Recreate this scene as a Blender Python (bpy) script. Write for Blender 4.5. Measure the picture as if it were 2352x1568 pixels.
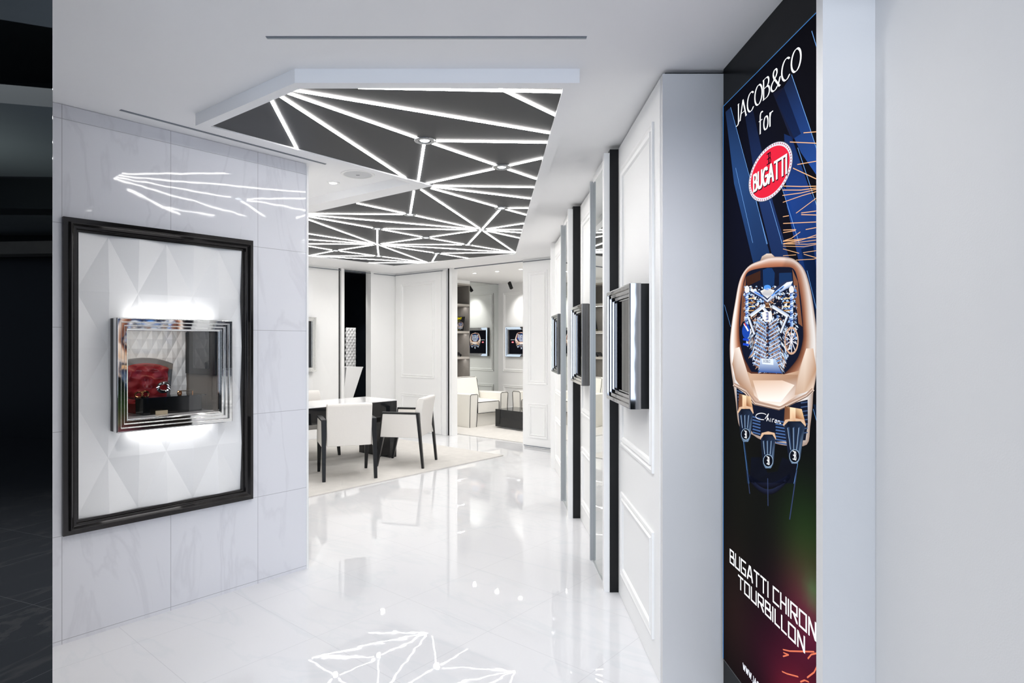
import bpy, bmesh, math, random
from mathutils import Vector, Matrix
random.seed(7)
for o in list(bpy.data.objects): bpy.data.objects.remove(o)
SC = bpy.context.scene
COL = SC.collection
F = 1430.0; CX = 1125.0; CY = 785.0; EYE = 1.45          # focal length and principal point in 2352-wide pixels
PI = math.pi

# ------------------------------------------------------------------ camera, world, exposure, big lights
cam = bpy.data.cameras.new('camera'); camo = bpy.data.objects.new('camera', cam); COL.objects.link(camo)
camo.location = (0, 0, EYE); camo.rotation_euler = (PI/2, 0, 0)
cam.sensor_width = 36; cam.lens = F*36/2352
cam.shift_x = (1176-CX)/2352; cam.shift_y = (CY-784)/2352
cam.clip_start = 0.05
SC.camera = camo
w = bpy.data.worlds.new('world'); SC.world = w; w.use_nodes = True
w.node_tree.nodes['Background'].inputs[0].default_value = (0.55, 0.65, 0.85, 1)
w.node_tree.nodes['Background'].inputs[1].default_value = 0.12
SC.view_settings.view_transform = 'Standard'; SC.view_settings.look = 'None'
SC.view_settings.exposure = 1.52; SC.view_settings.gamma = 1; SC.view_settings.use_curve_mapping = False
SC.cycles.max_bounces = 14; SC.cycles.diffuse_bounces = 10; SC.cycles.glossy_bounces = 6
SC.cycles.transparent_max_bounces = 12
SC.cycles.caustics_reflective = False; SC.cycles.caustics_refractive = False
SC.cycles.sample_clamp_indirect = 4.0

def area(name, loc, rot, sx, sy, power, color):
    l = bpy.data.lights.new(name, 'AREA'); l.shape = 'RECTANGLE'; l.size = sx; l.size_y = sy
    l.energy = power; l.color = color
    o = bpy.data.objects.new(name, l); o.location = loc; o.rotation_euler = rot; COL.objects.link(o); return o
def spot(name, loc, power, color=(1, .98, .95), ang=130, blend=.8, rad=.03, rot=(0, 0, 0), parent=None):
    l = bpy.data.lights.new(name, 'SPOT'); l.energy = power; l.color = color; l.spot_size = math.radians(ang)
    l.spot_blend = blend; l.shadow_soft_size = rad
    o = bpy.data.objects.new(name, l); o.location = loc; o.rotation_euler = rot; COL.objects.link(o)
    if parent: o.parent = parent
    return o
# unseen fill lamps added for cool mall light, over and behind the viewer
area('mall_fill_lamp', (-.6, -1.6, 3.7), (math.radians(38), 0, 0), 3.0, 1.6, 35, (.80, .87, 1))
area('unseen_front_fill', (.7, -3.6, 1.7), (math.radians(118), 0, 0), 5.0, 2.4, 62, (.72, .83, 1))  # unseen lamp added to brighten the shop ceiling from the front

# ------------------------------------------------------------------ materials
def srgb(c):
    return tuple(((v/255)/12.92 if v/255 <= .04045 else ((v/255+.055)/1.055)**2.4) for v in c)
def P(name, col, rough=.5, metal=0, spec=.5, coat=0, coat_r=.03, noise=None, bump=None, emis=None, es=0):
    m = bpy.data.materials.new(name); m.use_nodes = True
    nt = m.node_tree; b = nt.nodes['Principled BSDF']
    b.inputs['Base Color'].default_value = (*col, 1); b.inputs['Roughness'].default_value = rough
    b.inputs['Metallic'].default_value = metal; b.inputs['Specular IOR Level'].default_value = spec
    b.inputs['Coat Weight'].default_value = coat; b.inputs['Coat Roughness'].default_value = coat_r
    if emis: b.inputs['Emission Color'].default_value = (*emis, 1); b.inputs['Emission Strength'].default_value = es
    tc = nt.nodes.new('ShaderNodeTexCoord')
    if noise:                                           # (scale, amount)
        n = nt.nodes.new('ShaderNodeTexNoise'); n.inputs['Scale'].default_value = noise[0]; n.inputs['Detail'].default_value = 4
        nt.links.new(tc.outputs['Object'], n.inputs['Vector'])
        mx = nt.nodes.new('ShaderNodeMix'); mx.data_type = 'RGBA'
        mx.inputs[6].default_value = (*[c*(1-noise[1]) for c in col], 1); mx.inputs[7].default_value = (*[min(1, c*(1+noise[1])) for c in col], 1)
        nt.links.new(n.outputs['Fac'], mx.inputs[0]); nt.links.new(mx.outputs[2], b.inputs['Base Color'])
    if bump:                                            # (scale, strength, distance)
        n = nt.nodes.new('ShaderNodeTexNoise'); n.inputs['Scale'].default_value = bump[0]; n.inputs['Detail'].default_value = 2
        nt.links.new(tc.outputs['Object'], n.inputs['Vector'])
        bp = nt.nodes.new('ShaderNodeBump'); bp.inputs['Strength'].default_value = bump[1]; bp.inputs['Distance'].default_value = bump[2]
        nt.links.new(n.outputs['Fac'], bp.inputs['Height']); nt.links.new(bp.outputs[0], b.inputs['Normal'])
    return m
def stone(name, rotz, org, size, col, vein, joint, vein_amt, wallplane=False, rough=.03, wave=.0010, js=.0016, spec=.5):
    m = bpy.data.materials.new(name); m.use_nodes = True
    nt = m.node_tree; N = nt.nodes.new; L = nt.links.new; b = nt.nodes['Principled BSDF']
    tc = N('ShaderNodeTexCoord')
    mp = N('ShaderNodeMapping'); mp.vector_type = 'TEXTURE'
    if wallplane: mp.inputs['Rotation'].default_value = (PI/2, 0, 0)
    else: mp.inputs['Rotation'].default_value = (0, 0, rotz)
    mp.inputs['Location'].default_value = org
    L(tc.outputs['Object'], mp.inputs['Vector'])
    br = N('ShaderNodeTexBrick'); br.offset = 0; br.inputs['Scale'].default_value = 1
    br.inputs['Brick Width'].default_value = size; br.inputs['Row Height'].default_value = size
    br.inputs['Mortar Size'].default_value = js; br.inputs['Mortar Smooth'].default_value = .1
    L(mp.outputs[0], br.inputs['Vector'])
    # veins: stretched, distorted wave
    mp2 = N('ShaderNodeMapping'); mp2.inputs['Rotation'].default_value = (0, 0, .9); mp2.inputs['Scale'].default_value = (1, .35, 1)
    L(mp.outputs[0], mp2.inputs['Vector'])
    n1 = N('ShaderNodeTexNoise'); n1.inputs['Scale'].default_value = 2.6; n1.inputs['Detail'].default_value = 7; n1.inputs['Distortion'].default_value = 1.3
    L(mp2.outputs[0], n1.inputs['Vector'])
    r = N('ShaderNodeValToRGB'); r.color_ramp.elements[0].position = .47; r.color_ramp.elements[0].color = (0, 0, 0, 1)
    r.color_ramp.elements[1].position = .5; r.color_ramp.elements[1].color = (1, 1, 1, 1)
    e = r.color_ramp.elements.new(.535); e.color = (0, 0, 0, 1)
    L(n1.outputs['Fac'], r.inputs[0])
    n2 = N('ShaderNodeTexNoise'); n2.inputs['Scale'].default_value = 1.7; n2.inputs['Detail'].default_value = 4
    L(mp2.outputs[0], n2.inputs['Vector'])
    mul = N('ShaderNodeMath'); mul.operation = 'MULTIPLY'; L(r.outputs[0], mul.inputs[0]); L(n2.outputs['Fac'], mul.inputs[1])
    mul2 = N('ShaderNodeMath'); mul2.operation = 'MULTIPLY'; L(mul.outputs[0], mul2.inputs[0]); mul2.inputs[1].default_value = vein_amt
    mx = N('ShaderNodeMix'); mx.data_type = 'RGBA'; mx.inputs[6].default_value = (*col, 1); mx.inputs[7].default_value = (*vein, 1)
    L(mul2.outputs[0], mx.inputs[0])
    mj = N('ShaderNodeMix'); mj.data_type = 'RGBA'; L(mx.outputs[2], mj.inputs[6]); mj.inputs[7].default_value = (*joint, 1)
    L(br.outputs['Fac'], mj.inputs[0]); L(mj.outputs[2], b.inputs['Base Color'])
    b.inputs['Roughness'].default_value = rough; b.inputs['Specular IOR Level'].default_value = spec
    n3 = N('ShaderNodeTexNoise'); n3.inputs['Scale'].default_value = 9; n3.inputs['Detail'].default_value = 1.5
    L(mp.outputs[0], n3.inputs['Vector'])
    bp = N('ShaderNodeBump'); bp.inputs['Strength'].default_value = 1; bp.inputs['Distance'].default_value = wave
    L(n3.outputs['Fac'], bp.inputs['Height']); L(bp.outputs[0], b.inputs['Normal'])
    return m
def emit(name, col, s):
    m = bpy.data.materials.new(name); m.use_nodes = True; nt = m.node_tree
    nt.nodes.remove(nt.nodes['Principled BSDF']); e = nt.nodes.new('ShaderNodeEmission')
    e.inputs[0].default_value = (*col, 1); e.inputs[1].default_value = s
    nt.links.new(e.outputs[0], nt.nodes['Material Output'].inputs[0]); return m
def glass(name, tint=(1, 1, 1)):
    m = bpy.data.materials.new(name); m.use_nodes = True; nt = m.node_tree
    nt.nodes.remove(nt.nodes['Principled BSDF'])
    t = nt.nodes.new('ShaderNodeBsdfTransparent'); t.inputs[0].default_value = (*tint, 1)
    g = nt.nodes.new('ShaderNodeBsdfGlossy'); g.inputs['Roughness'].default_value = .01
    fr = nt.nodes.new('ShaderNodeFresnel'); fr.inputs[0].default_value = 1.5
    mx = nt.nodes.new('ShaderNodeMixShader'); nt.links.new(fr.outputs[0], mx.inputs[0])
    nt.links.new(t.outputs[0], mx.inputs[1]); nt.links.new(g.outputs[0], mx.inputs[2])
    nt.links.new(mx.outputs[0], nt.nodes['Material Output'].inputs[0]); return m
def screenmat(name, s):
    m = bpy.data.materials.new(name); m.use_nodes = True; nt = m.node_tree; b = nt.nodes['Principled BSDF']
    b.inputs['Base Color'].default_value = (.004, .004, .005, 1); b.inputs['Roughness'].default_value = .06; b.inputs['Specular IOR Level'].default_value = .0
    a = nt.nodes.new('ShaderNodeVertexColor'); a.layer_name = 'Col'
    nt.links.new(a.outputs[0], b.inputs['Emission Color']); b.inputs['Emission Strength'].default_value = s
    return m

UX, UY = .6586, .7525                                   # the slanted grid of the shop: u along the marble wall
ROT_U = math.atan2(UY, UX); ROT_W = ROT_U - PI/2        # ROT_U: face looks to the lower right; ROT_W: faces the viewer, turned
M = {}
M['white'] = P('white_paint', (.86, .86, .855), .45, noise=(1.5, .015))
M['ceil'] = P('ceiling_paint', (.88, .88, .885), .6, noise=(1.2, .015))
M['panelwhite'] = P('white_lacquer', (.87, .87, .862), .5, noise=(1.5, .01))
M['pillar'] = P('pillar_paint', (.66, .66, .66), .5, noise=(2, .02), bump=(220, .25, .001))
M['quilt'] = P('white_leather_panel', (.87, .87, .87), .38, noise=(300, .02))
M['black'] = P('black_lacquer', (.008, .009, .011), .08, noise=(2, .2))
M['portal'] = P('black_portal_sheet', (.004, .0045, .006), .2, spec=.06, noise=(2, .2))
M['blackmat'] = P('black_matt', (.005, .0055, .0065), .35, spec=.3, noise=(3, .2))
M['blackwood'] = P('black_stained_wood', (.007, .0075, .009), .32, spec=.35, noise=(40, .3), bump=(60, .2, .001))
M['darkframe'] = P('dark_grey_gloss_metal', (.038, .036, .036), .10, metal=.8, noise=(2, .1))
M['chrome'] = P('polished_chrome', (.80, .80, .79), .035, metal=1, bump=(5, .25, .002))
M['silver'] = P('satin_silver', (.50, .52, .53), .4, metal=.3, noise=(3, .04))
M['mirror'] = P('mirror', (.80, .83, .81), .0, metal=1)
M['led'] = emit('led_diffuser', (1, .975, .95), 9.5)
M['lens'] = emit('lamp_lens', (.85, .93, 1), 5)
M['lensw'] = emit('warm_lamp_lens', (1, .99, .96), 8)
M['darkpanel'] = P('anthracite_ceiling_panel', (.016, .0175, .021), .5, noise=(4, .08))
M['ring'] = P('brushed_grey_ring', (.35, .36, .37), .25, metal=.9)
M['floor'] = stone('polished_white_floor_tile', ROT_U, (-.405, 2.668, 0), .6, (.70, .70, .715), (.47, .55, .58), (.60, .60, .62), .28, wave=.00025, rough=.015)
M['marble'] = stone('polished_marble_wall_tile', 0, (.039, 0, .02), .5, (.74, .745, .785), (.58, .58, .62), (.44, .44, .47), .7, True, rough=.04, wave=.00035)
M['mallfloor'] = stone('dark_mall_floor_tile', .4, (0, 0, 0), .8, (.06, .062, .066), (.16, .15, .14), (.16, .16, .16), .5, rough=.08)
M['carpet'] = P('cream_carpet', (.74, .715, .68), .95, spec=.1, noise=(9, .10), bump=(260, .8, .01))
M['fabric'] = P('ivory_upholstery', (.74, .715, .68), .6, spec=.25, noise=(60, .02), bump=(400, .15, .001))
M['leather'] = P('cream_leather', (.80, .78, .73), .45, spec=.3, noise=(20, .02))
M['desktop'] = P('white_glass_top', (.86, .86, .87), .12, noise=(2, .01))
M['shelf'] = P('taupe_shelf_veneer', (.21, .195, .18), .5, noise=(15, .12))
M['shelfedge'] = P('pale_taupe_edge', (.45, .42, .385), .5, noise=(15, .06))
M['glass'] = glass('clear_glass')
M['darkglass'] = P('dark_glass', (.010, .013, .018), .03, noise=(1, .2))
M['red'] = P('red_velvet', srgb((125, 5, 16)), .6, noise=(30, .25))
M['greycloth'] = P('grey_edge_cloth', (.10, .105, .11), .6, noise=(40, .1))
M['brown'] = P('taupe_grained_board', (.16, .135, .11), .55, noise=(200, .2))
M['gold'] = P('rose_gold', srgb((222, 160, 110)), .18, metal=1)
M['cream'] = P('cream_card', srgb((235, 215, 180)), .6, noise=(10, .03))
M['plastic'] = P('white_grille', (.62, .63, .64), .6, noise=(400, .15))
M['slot'] = P('grey_slot_metal', (.16, .18, .21), .5, noise=(10, .05))
M['screen'] = screenmat('lit_screen_picture', .41)
M['pageprint'] = screenmat('magazine_print_glow', .2)  # print colours glow by emission, though the cover is no lamp
M['malldark'] = P('mall_dark_wall', (.010, .012, .013), .3, noise=(3, .2))
M['mallgrey'] = P('mall_grey_soffit', (.20, .215, .22), .7, noise=(2, .06))
M['mallstone'] = P('mall_stone_band', (.25, .225, .19), .6, noise=(5, .2))
M['chrome_dark_reflect'] = P('chrome_dark_reflections', (.30, .30, .31), .035, metal=1, bump=(5, .25, .002))  # same chrome, base darkened in place of dark reflections
M['blackmirror'] = P('black_mirror_glass', (.42, .44, .46), .01, metal=1)
M['bluelight'] = emit('screen_edge_light', srgb((70, 150, 230)), .28)

# ------------------------------------------------------------------ mesh helpers
class MB:
    def __init__(s): s.v = []; s.f = []
    def quad(s, a, b, c, d): i = len(s.v); s.v += [a, b, c, d]; s.f.append((i, i+1, i+2, i+3)); return s
    def box(s, x0, x1, y0, y1, z0, z1):
        i = len(s.v); s.v += [(x, y, z) for z in (z0, z1) for (x, y) in ((x0, y0), (x1, y0), (x1, y1), (x0, y1))]
        s.f += [(i+3, i+2, i+1, i), (i+4, i+5, i+6, i+7)] + [(i+k, i+(k+1) % 4, i+4+(k+1) % 4, i+4+k) for k in range(4)]
        return s
    def hexa(s, b, t):                                  # bottom and top quads (counter-clockwise from above)
        i = len(s.v); s.v += list(b)+list(t)
        s.f += [(i+3, i+2, i+1, i), (i+4, i+5, i+6, i+7)] + [(i+k, i+(k+1) % 4, i+4+(k+1) % 4, i+4+k) for k in range(4)]
        return s
    def prism(s, poly, z0, z1):
        n = len(poly); i = len(s.v); s.v += [(x, y, z0) for x, y in poly]+[(x, y, z1) for x, y in poly]
        s.f += [tuple(i+n-1-k for k in range(n)), tuple(i+n+k for k in range(n))]
        s.f += [(i+k, i+(k+1) % n, i+n+(k+1) % n, i+n+k) for k in range(n)]
        return s
    def prism_y(s, poly, y0, y1):                       # polygon in x,z extruded along y
        n = len(poly); i = len(s.v); s.v += [(x, y0, z) for x, z in poly]+[(x, y1, z) for x, z in poly]
        s.f += [tuple(i+k for k in range(n)), tuple(i+n+n-1-k for k in range(n))]
        s.f += [(i+(k+1) % n, i+k, i+n+k, i+n+(k+1) % n) for k in range(n)]
        return s
    def prism_x(s, poly, x0, x1):                       # polygon in y,z extruded along x
        n = len(poly); i = len(s.v); s.v += [(x0, y, z) for y, z in poly]+[(x1, y, z) for y, z in poly]
        s.f += [tuple(i+n-1-k for k in range(n)), tuple(i+n+k for k in range(n))]
        s.f += [(i+k, i+(k+1) % n, i+n+(k+1) % n, i+n+k) for k in range(n)]
        return s
    def sweep(s, x0, x1, z0, z1, prof, close=False):    # rectangular loops in the x,z plane: (inset, y)
        i = len(s.v); n = len(prof)
        for d, y in prof: s.v += [(x0+d, y, z0+d), (x1-d, y, z0+d), (x1-d, y, z1-d), (x0+d, y, z1-d)]
        for k in range(n if close else n-1):
            for q in range(4):
                a = i+4*k; b = i+4*((k+1) % n); s.f.append((a+q, a+(q+1) % 4, b+(q+1) % 4, b+q))
        return s
    def tube(s, pts, r, n=6, closed=False):
        i = len(s.v); m = len(pts); pts = [Vector(p) for p in pts]
        for k, p in enumerate(pts):
            a = pts[(k-1) % m] if (closed or k > 0) else p; b = pts[(k+1) % m] if (closed or k < m-1) else p
            t = (b-a).normalized(); up = Vector((0, 0, 1)) if abs(t.z) < .9 else Vector((0, 1, 0))
            e1 = t.cross(up).normalized(); e2 = t.cross(e1)
            for q in range(n):
                g = 2*PI*q/n; v = p+e1*math.cos(g)*r+e2*math.sin(g)*r; s.v.append(tuple(v))
        for k in range(m if closed else m-1):
            for q in range(n):
                a = i+k*n; b = i+((k+1) % m)*n; s.f.append((a+q, a+(q+1) % n, b+(q+1) % n, b+q))
        if not closed: s.f += [tuple(i+n-1-q for q in range(n)), tuple(i+(m-1)*n+q for q in range(n))]
        return s
    def lathe(s, prof, n=32, c=(0, 0, 0)):              # (r,z) points
        i = len(s.v)
        for r, z in prof:
            for q in range(n): g = 2*PI*q/n; s.v.append((c[0]+r*math.cos(g), c[1]+r*math.sin(g), c[2]+z))
        for k in range(len(prof)-1):
            for q in range(n): a = i+k*n; b = a+n; s.f.append((a+q, a+(q+1) % n, b+(q+1) % n, b+q))
        s.f += [tuple(i+n-1-q for q in range(n)), tuple(i+(len(prof)-1)*n+q for q in range(n))]
        return s
    def build(s, name, mat, parent=None, bevel=0, smooth=False, seg=3, loc=None, rz=0, fix=True):
        me = bpy.data.meshes.new(name); me.from_pydata([tuple(v) for v in s.v], [], s.f)
        if fix:
            bm = bmesh.new(); bm.from_mesh(me); bmesh.ops.recalc_face_normals(bm, faces=bm.faces); bm.to_mesh(me); bm.free()
        me.materials.append(mat); o = bpy.data.objects.new(name, me); COL.objects.link(o)
        if parent: o.parent = parent
        if loc: o.location = loc
        o.rotation_euler = (0, 0, rz)
        if bevel:
            b = o.modifiers.new('b', 'BEVEL'); b.width = bevel; b.segments = seg; b.limit_method = 'ANGLE'; b.angle_limit = math.radians(25); b.harden_normals = True
            smooth = True
        if smooth:
            for p in me.polygons: p.use_smooth = True
            if not bevel: me.set_sharp_from_angle(angle=math.radians(35))
        return o
def empty(name, loc, rz=0):
    o = bpy.data.objects.new(name, None); COL.objects.link(o); o.location = loc; o.rotation_euler = (0, 0, rz); o.empty_display_size = .1; return o
def tag(o, label, cat, group=None):
    o['label'] = label; o['category'] = cat
    if group: o['group'] = group
    return o
def st(o, kind='structure'): o['kind'] = kind; return o
def at(px, py, h):                                      # where the picture point meets the level height h
    d = (h-EYE)*F/(CY-py); return ((px-CX)/F*d, d)
def uw(org, a, b): return (org[0]+UX*a-UY*b, org[1]+UY*a+UX*b)   # a along u, b along w
def copy_tree(o, parent=None):
    c = o.copy(); COL.objects.link(c)
    if parent: c.parent = parent
    for ch in list(o.children): copy_tree(ch, c)
    return c

CEIL = 2.59; RAFT = 2.530; DARK = 2.537
# ------------------------------------------------------------------ shell
st(MB().prism([(-6, .9), (2.6, .9), (2.6, 15), (-6, 15)], -.1, 0).build('floor', M['floor']))
st(MB().prism([(-9, -9), (9, -9), (9, .9), (-9, .9)], -.1, 0).build('floor', M['mallfloor']))
st(MB().prism([(-6, 1.45), (2.6, 1.45), (2.6, 15), (-6, 15)], CEIL, CEIL+.1).build('ceiling', M['ceil']))

# --- marble wall with an opening for the framed panel
WA = (-2.076, 2.954)                                    # where the wall's visible face starts
fx0, fx1, fz0, fz1 = .039, 1.0, .52, 2.05               # black frame outline on the wall
mb = MB(); WT = .08
hx0, hx1, hz0, hz1 = fx0+.03, fx1-.03, fz0+.03, fz1-.03
for (a, b, c, d) in ((-1.6, hx0, 0, 2.588), (hx1, 1.368, 0, 2.588), (hx0, hx1, 0, hz0), (hx0, hx1, hz1, 2.588)):
    mb.box(a, b, 0, WT, c, d)
st(mb.build('wall_left', M['marble'], loc=(*WA, 0), rz=ROT_U))
st(MB().box(1.368, 1.382, -.006, .10, 0, 2.578).build('trim_1', M['panelwhite'], loc=(*WA, 0), rz=ROT_U))
e = uw(WA, 1.374, .08)
st(MB().box(-.10, -.005, 0, 4.2, 0, CEIL).build('wall_side', M['white'], loc=(*e, 0), rz=ROT_U))

# --- framed quilted panel on the marble wall
fr = empty('display_panel', (*uw(WA, .52, 0), fz0), ROT_U)
tag(fr, 'tall white panel of large pyramids in a stepped dark frame, set in the marble wall', 'wall panel')
def L(x): return x-.52
prof = [(0, 0), (0, -.02), (.022, -.02), (.026, -.045), (.030, -.045), (.042, -.030), (.052, -.030), (.056, -.012), (.066, -.012), (.066, .05), (0.02, .05)]
MB().sweep(L(fx0), L(fx1), 0, fz1-fz0, prof, True).build('frame', M['darkframe'], fr, bevel=.0015, seg=2)
def quilt_mesh(x0, x1, z0, z1, cx, cz, hw, hh, ht, hole=None):
    """pyramids on a diamond lattice; node at (cx,cz); half width hw, half height hh"""
    bm = bmesh.new()
    for i in range(-30, 31):
        for j in range(-30, 31):
            if (i+j) % 2: continue
            x = cx+i*hw; z = cz+j*hh
            ap = bm.verts.new((x, -ht, z))
            c = [bm.verts.new(p) for p in ((x-hw, 0, z), (x, 0, z-hh), (x+hw, 0, z), (x, 0, z+hh))]
            for k in range(4): bm.faces.new((ap, c[k], c[(k+1) % 4]))
    bmesh.ops.remove_doubles(bm, verts=bm.verts, dist=1e-4)
    def cut(co, no, clear):
        g = list(bm.verts)+list(bm.edges)+list(bm.faces)
        bmesh.ops.bisect_plane(bm, geom=g, plane_co=co, plane_no=no, clear_outer=clear)
    cut((x0, 0, 0), (-1, 0, 0), True); cut((x1, 0, 0), (1, 0, 0), True); cut((0, 0, z0), (0, 0, -1), True); cut((0, 0, z1), (0, 0, 1), True)
    if hole:
        for co, no in (((hole[0], 0, 0), (1, 0, 0)), ((hole[1], 0, 0), (1, 0, 0)), ((0, 0, hole[2]), (0, 0, 1)), ((0, 0, hole[3]), (0, 0, 1))): cut(co, no, False)
        dl = [f for f in bm.faces if hole[0] < f.calc_center_median().x < hole[1] and hole[2] < f.calc_center_median().z < hole[3]]
        bmesh.ops.delete(bm, geom=dl, context='FACES')
    bmesh.ops.recalc_face_normals(bm, faces=bm.faces)
    if sum(f.normal.y for f in bm.faces) > 0: bmesh.ops.reverse_faces(bm, faces=bm.faces)
    me = bpy.data.meshes.new('quilt'); bm.to_mesh(me); bm.free(); return me
SX0, SX1, SZ0, SZ1 = .245, .836, .999, 1.571            # showcase outline
B = .062                                                # showcase border width
me = quilt_mesh(L(.10), L(.94), .06, fz1-fz0-.06, L(.24), 1.70-fz0, .14, .279, .019,
                (L(SX0+B), L(SX1-B), SZ0+B-fz0, SZ1-B-fz0))
me.materials.append(M['quilt'])
q = bpy.data.objects.new('quilted_board', me); COL.objects.link(q); q.parent = fr; q.location = (0, .012, 0)
so = q.modifiers.new('s', 'SOLIDIFY'); so.thickness = .02; so.offset = -1

# --- showcases
def chrome_case(w, h, d=.096, b=.062, rot=0, loc=(0, 0, 0), mat='chrome'):
    """local x along wall, -y out of the wall, origin at bottom centre of the case on the wall"""
    r = empty('showcase', loc, rot); x0, x1 = -w/2, w/2
    MB().sweep(x0+.002, x1-.002, .002, h-.002, [(0, 0), (0, -d*.50), (.012, -d*.50), (.012, -.001)], True).build('housing', M['blackmat'], r)
    p = [(0, -d*.50), (0, -d+.004), (.004, -d), (.020, -d), (.0215, -d+.010), (.0235, -d+.011), (.038, -d+.011), (.0395, -d+.021), (.0415, -d+.022),
         (b-.008, -d+.022), (b-.006, -d+.032), (b, -d+.034), (b, -d*.50)]
    MB().sweep(x0, x1, 0, h, p, True).build('frame', M[mat], r, bevel=.0012, seg=2)
    MB().box(x0+b-.002, x1-b+.002, -d+.040, -d+.044, b-.002, h-b+.002).build('glass', M['glass'], r)
    return r
sc = chrome_case(SX1-SX0, SZ1-SZ0, rot=ROT_U, loc=(*uw(WA, (SX0+SX1)/2, 0), SZ0))
tag(sc, 'chrome-framed glass showcase on the white pyramid panel with a red tufted stand inside', 'display case')
W2 = (SX1-SX0)/2-B; H0 = B; H1 = SZ1-SZ0-B; DP = .37
mbx = MB()
mbx.box(-W2-.03, W2+.05, DP, DP+.01, H0-.03, H1+.09)
mbx.box(-W2-.03, -W2-.02, .02, DP, H0-.03, H1+.09)
mbx.box(-W2-.03, W2+.05, .02, DP, H1+.08, H1+.09)
mbx.box(W2, W2+.01, .02, DP, H0-.03, H1+.09)
mbx.box(-W2-.004, -W2, -.055, .03, H0-.004, H1+.004)
mbx.box(W2, W2+.004, -.055, .03, H0-.004, H1+.004)
mbx.box(-W2, W2, -.055, .03, H1, H1+.004)
mbx.box(-W2-.02, W2+.01, .02, .03, H1+.004, H1+.08)
mbx.build('interior', M['brown'], sc)
MB().box(-W2, W2, -.055, DP, H0-.012, H0).build('base_board', M['desktop'], sc)
me = quilt_mesh(-W2-.02, W2, H0, H1+.08, -W2+.02, H0+.02, .028, .055, .008); me.materials.append(M['quilt'])
q = bpy.data.objects.new('quilted_back', me); COL.objects.link(q); q.parent = sc; q.location = (0, DP-.002, 0)
# dark framed pane on the right side wall inside
ds = MB(); ds.box(W2-.012, W2, -.035, DP-.02, H0+.20, H1); ds.build('side_frame', M['blackmat'], sc, bevel=.002)
MB().box(W2-.015, W2-.0121, .03, .24, H0+.235, H1+.04).build('side_pane', M['darkglass'], sc)
inl = bpy.data.lights.new('showcase_lamp', 'AREA'); inl.size = .34; inl.shape = 'RECTANGLE'; inl.size_y = .08; inl.energy = .4; inl.color = (1, .97, .92)
io = bpy.data.objects.new('showcase_lamp', inl); COL.objects.link(io); io.parent = sc; io.location = (0, .08, H1+.075)
# red tufted stand (a thing in the case)
def cloc(x, y, z=0):
    bx = uw(WA, (SX0+SX1)/2+x, y); return (*bx, SZ0+z)
stand = empty('watch_stand', cloc(-.040, .26, H0), ROT_U+.12)
tag(stand, 'red button-tufted high-backed watch stand with grey edge inside the glass showcase', 'display stand')
def archpts(w, h, up, n=10):
    pts = [(-w*.84, 0)]
    for k in range(n+1):
        t = -1+2*k/n; pts.append((t*w, h+up*(1-t*t)))
    pts.append((w*.84, 0)); return pts
MB().prism_y(archpts(.165, .262, .038), -.0, .03).build('frame', M['greycloth'], stand, bevel=.004)
bm = MB(); NX, NZ = 48, 44; wpad, hpad = .134, .222
vid = {}
for i in range(NX+1):
    for j in range(NZ+1):
        t = -1+2*i/NX; x = t*wpad*(.86+.14*j/NZ); z = .018+j/NZ*(hpad+.030*(1-t*t))
        px_, pz_ = x/.042, z/.042
        bmp = 0
        d = 9
        for ii in range(-4, 5):
            for jj in range(0, 7):
                if (ii+jj) % 2: continue
                dd = math.hypot((px_-ii)*.75, pz_-jj); d = min(d, dd)
        y = -.006-.016*min(1, d)**.6
        if i in (0, NX) or j in (0, NZ): y = 0
        vid[i, j] = len(bm.v); bm.v.append((x, y, z))
for i in range(NX):
    for j in range(NZ): bm.f.append((vid[i, j], vid[i+1, j], vid[i+1, j+1], vid[i, j+1]))
bm.build('tufted_pad', M['red'], stand, smooth=True)
MB().box(-.10, .10, -.10, -.012, 0, .055).build('seat', M['red'], stand, bevel=.006)
tb = empty('display_box', cloc(.03, .10, H0), ROT_U)
tag(tb, 'low black gloss box carrying watches at the front of the glass showcase', 'display box')
MB().box(-.155, .155, -.055, .055, 0, .088).build('body', M['black'], tb, bevel=.002)
MB().box(-.20, .175, -.065, .062, .088, .092).build('top_plate', M['darkglass'], tb)
def watch(name, x, y, z, s, mat, label, rz):
    o = empty(name, cloc(x, y, z), ROT_U+rz); tag(o, label, 'watch', 'watches in the showcase')
    b = MB(); b.tube([(math.cos(a)*s, 0, s*.8+math.sin(a)*s*.8) for a in [2*PI*k/16 for k in range(16)]], s*.3, 8, True); b.build('band', mat, o, smooth=True)
    MB().lathe([(s*.55, 0), (s*.62, .002), (s*.6, s*.25), (s*.4, s*.3)], 20, (0, 0, s*1.5)).build('case', mat, o, smooth=True)
watch('wristwatch', -.10, .085, H0+.092, .020, M['gold'], 'rose gold wristwatch at the left end of the black box in the showcase', .3)
watch('wristwatch', -.125, .10, H0+.092, .018, M['gold'], 'rose gold wristwatch lying at the far left edge behind another gold watch', -.4)
watch('wristwatch', .0, .10, H0+.115, .030, M['chrome'], 'large sparkling silver wristwatch in front of the red tufted pad', 0)
watch('wristwatch', .075, .075, H0+.092, .014, M['gold'], 'small gold wristwatch right of the large silver one', .5)
o = MB().box(-.03, .03, -.004, .004, 0, .022).build('price_card', M['cream'], loc=cloc(-.045, .01, H0), rz=ROT_U); tag(o, 'small blank cream card standing at the front of the glass showcase', 'card')
pn = empty('pen_rest', cloc(.125, .11, H0+.092), ROT_U); tag(pn, 'thin brown pen on two gold supports at the right end of the black box', 'pen')
MB().tube([(-.045, 0, .022), (.045, 0, .020)], .003, 8).build('pen', M['brown'], pn)
for sx in (-.035, .035): MB().box(sx-.002, sx+.002, -.003, .003, 0, .019).build('support', M['gold'], pn)
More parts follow.
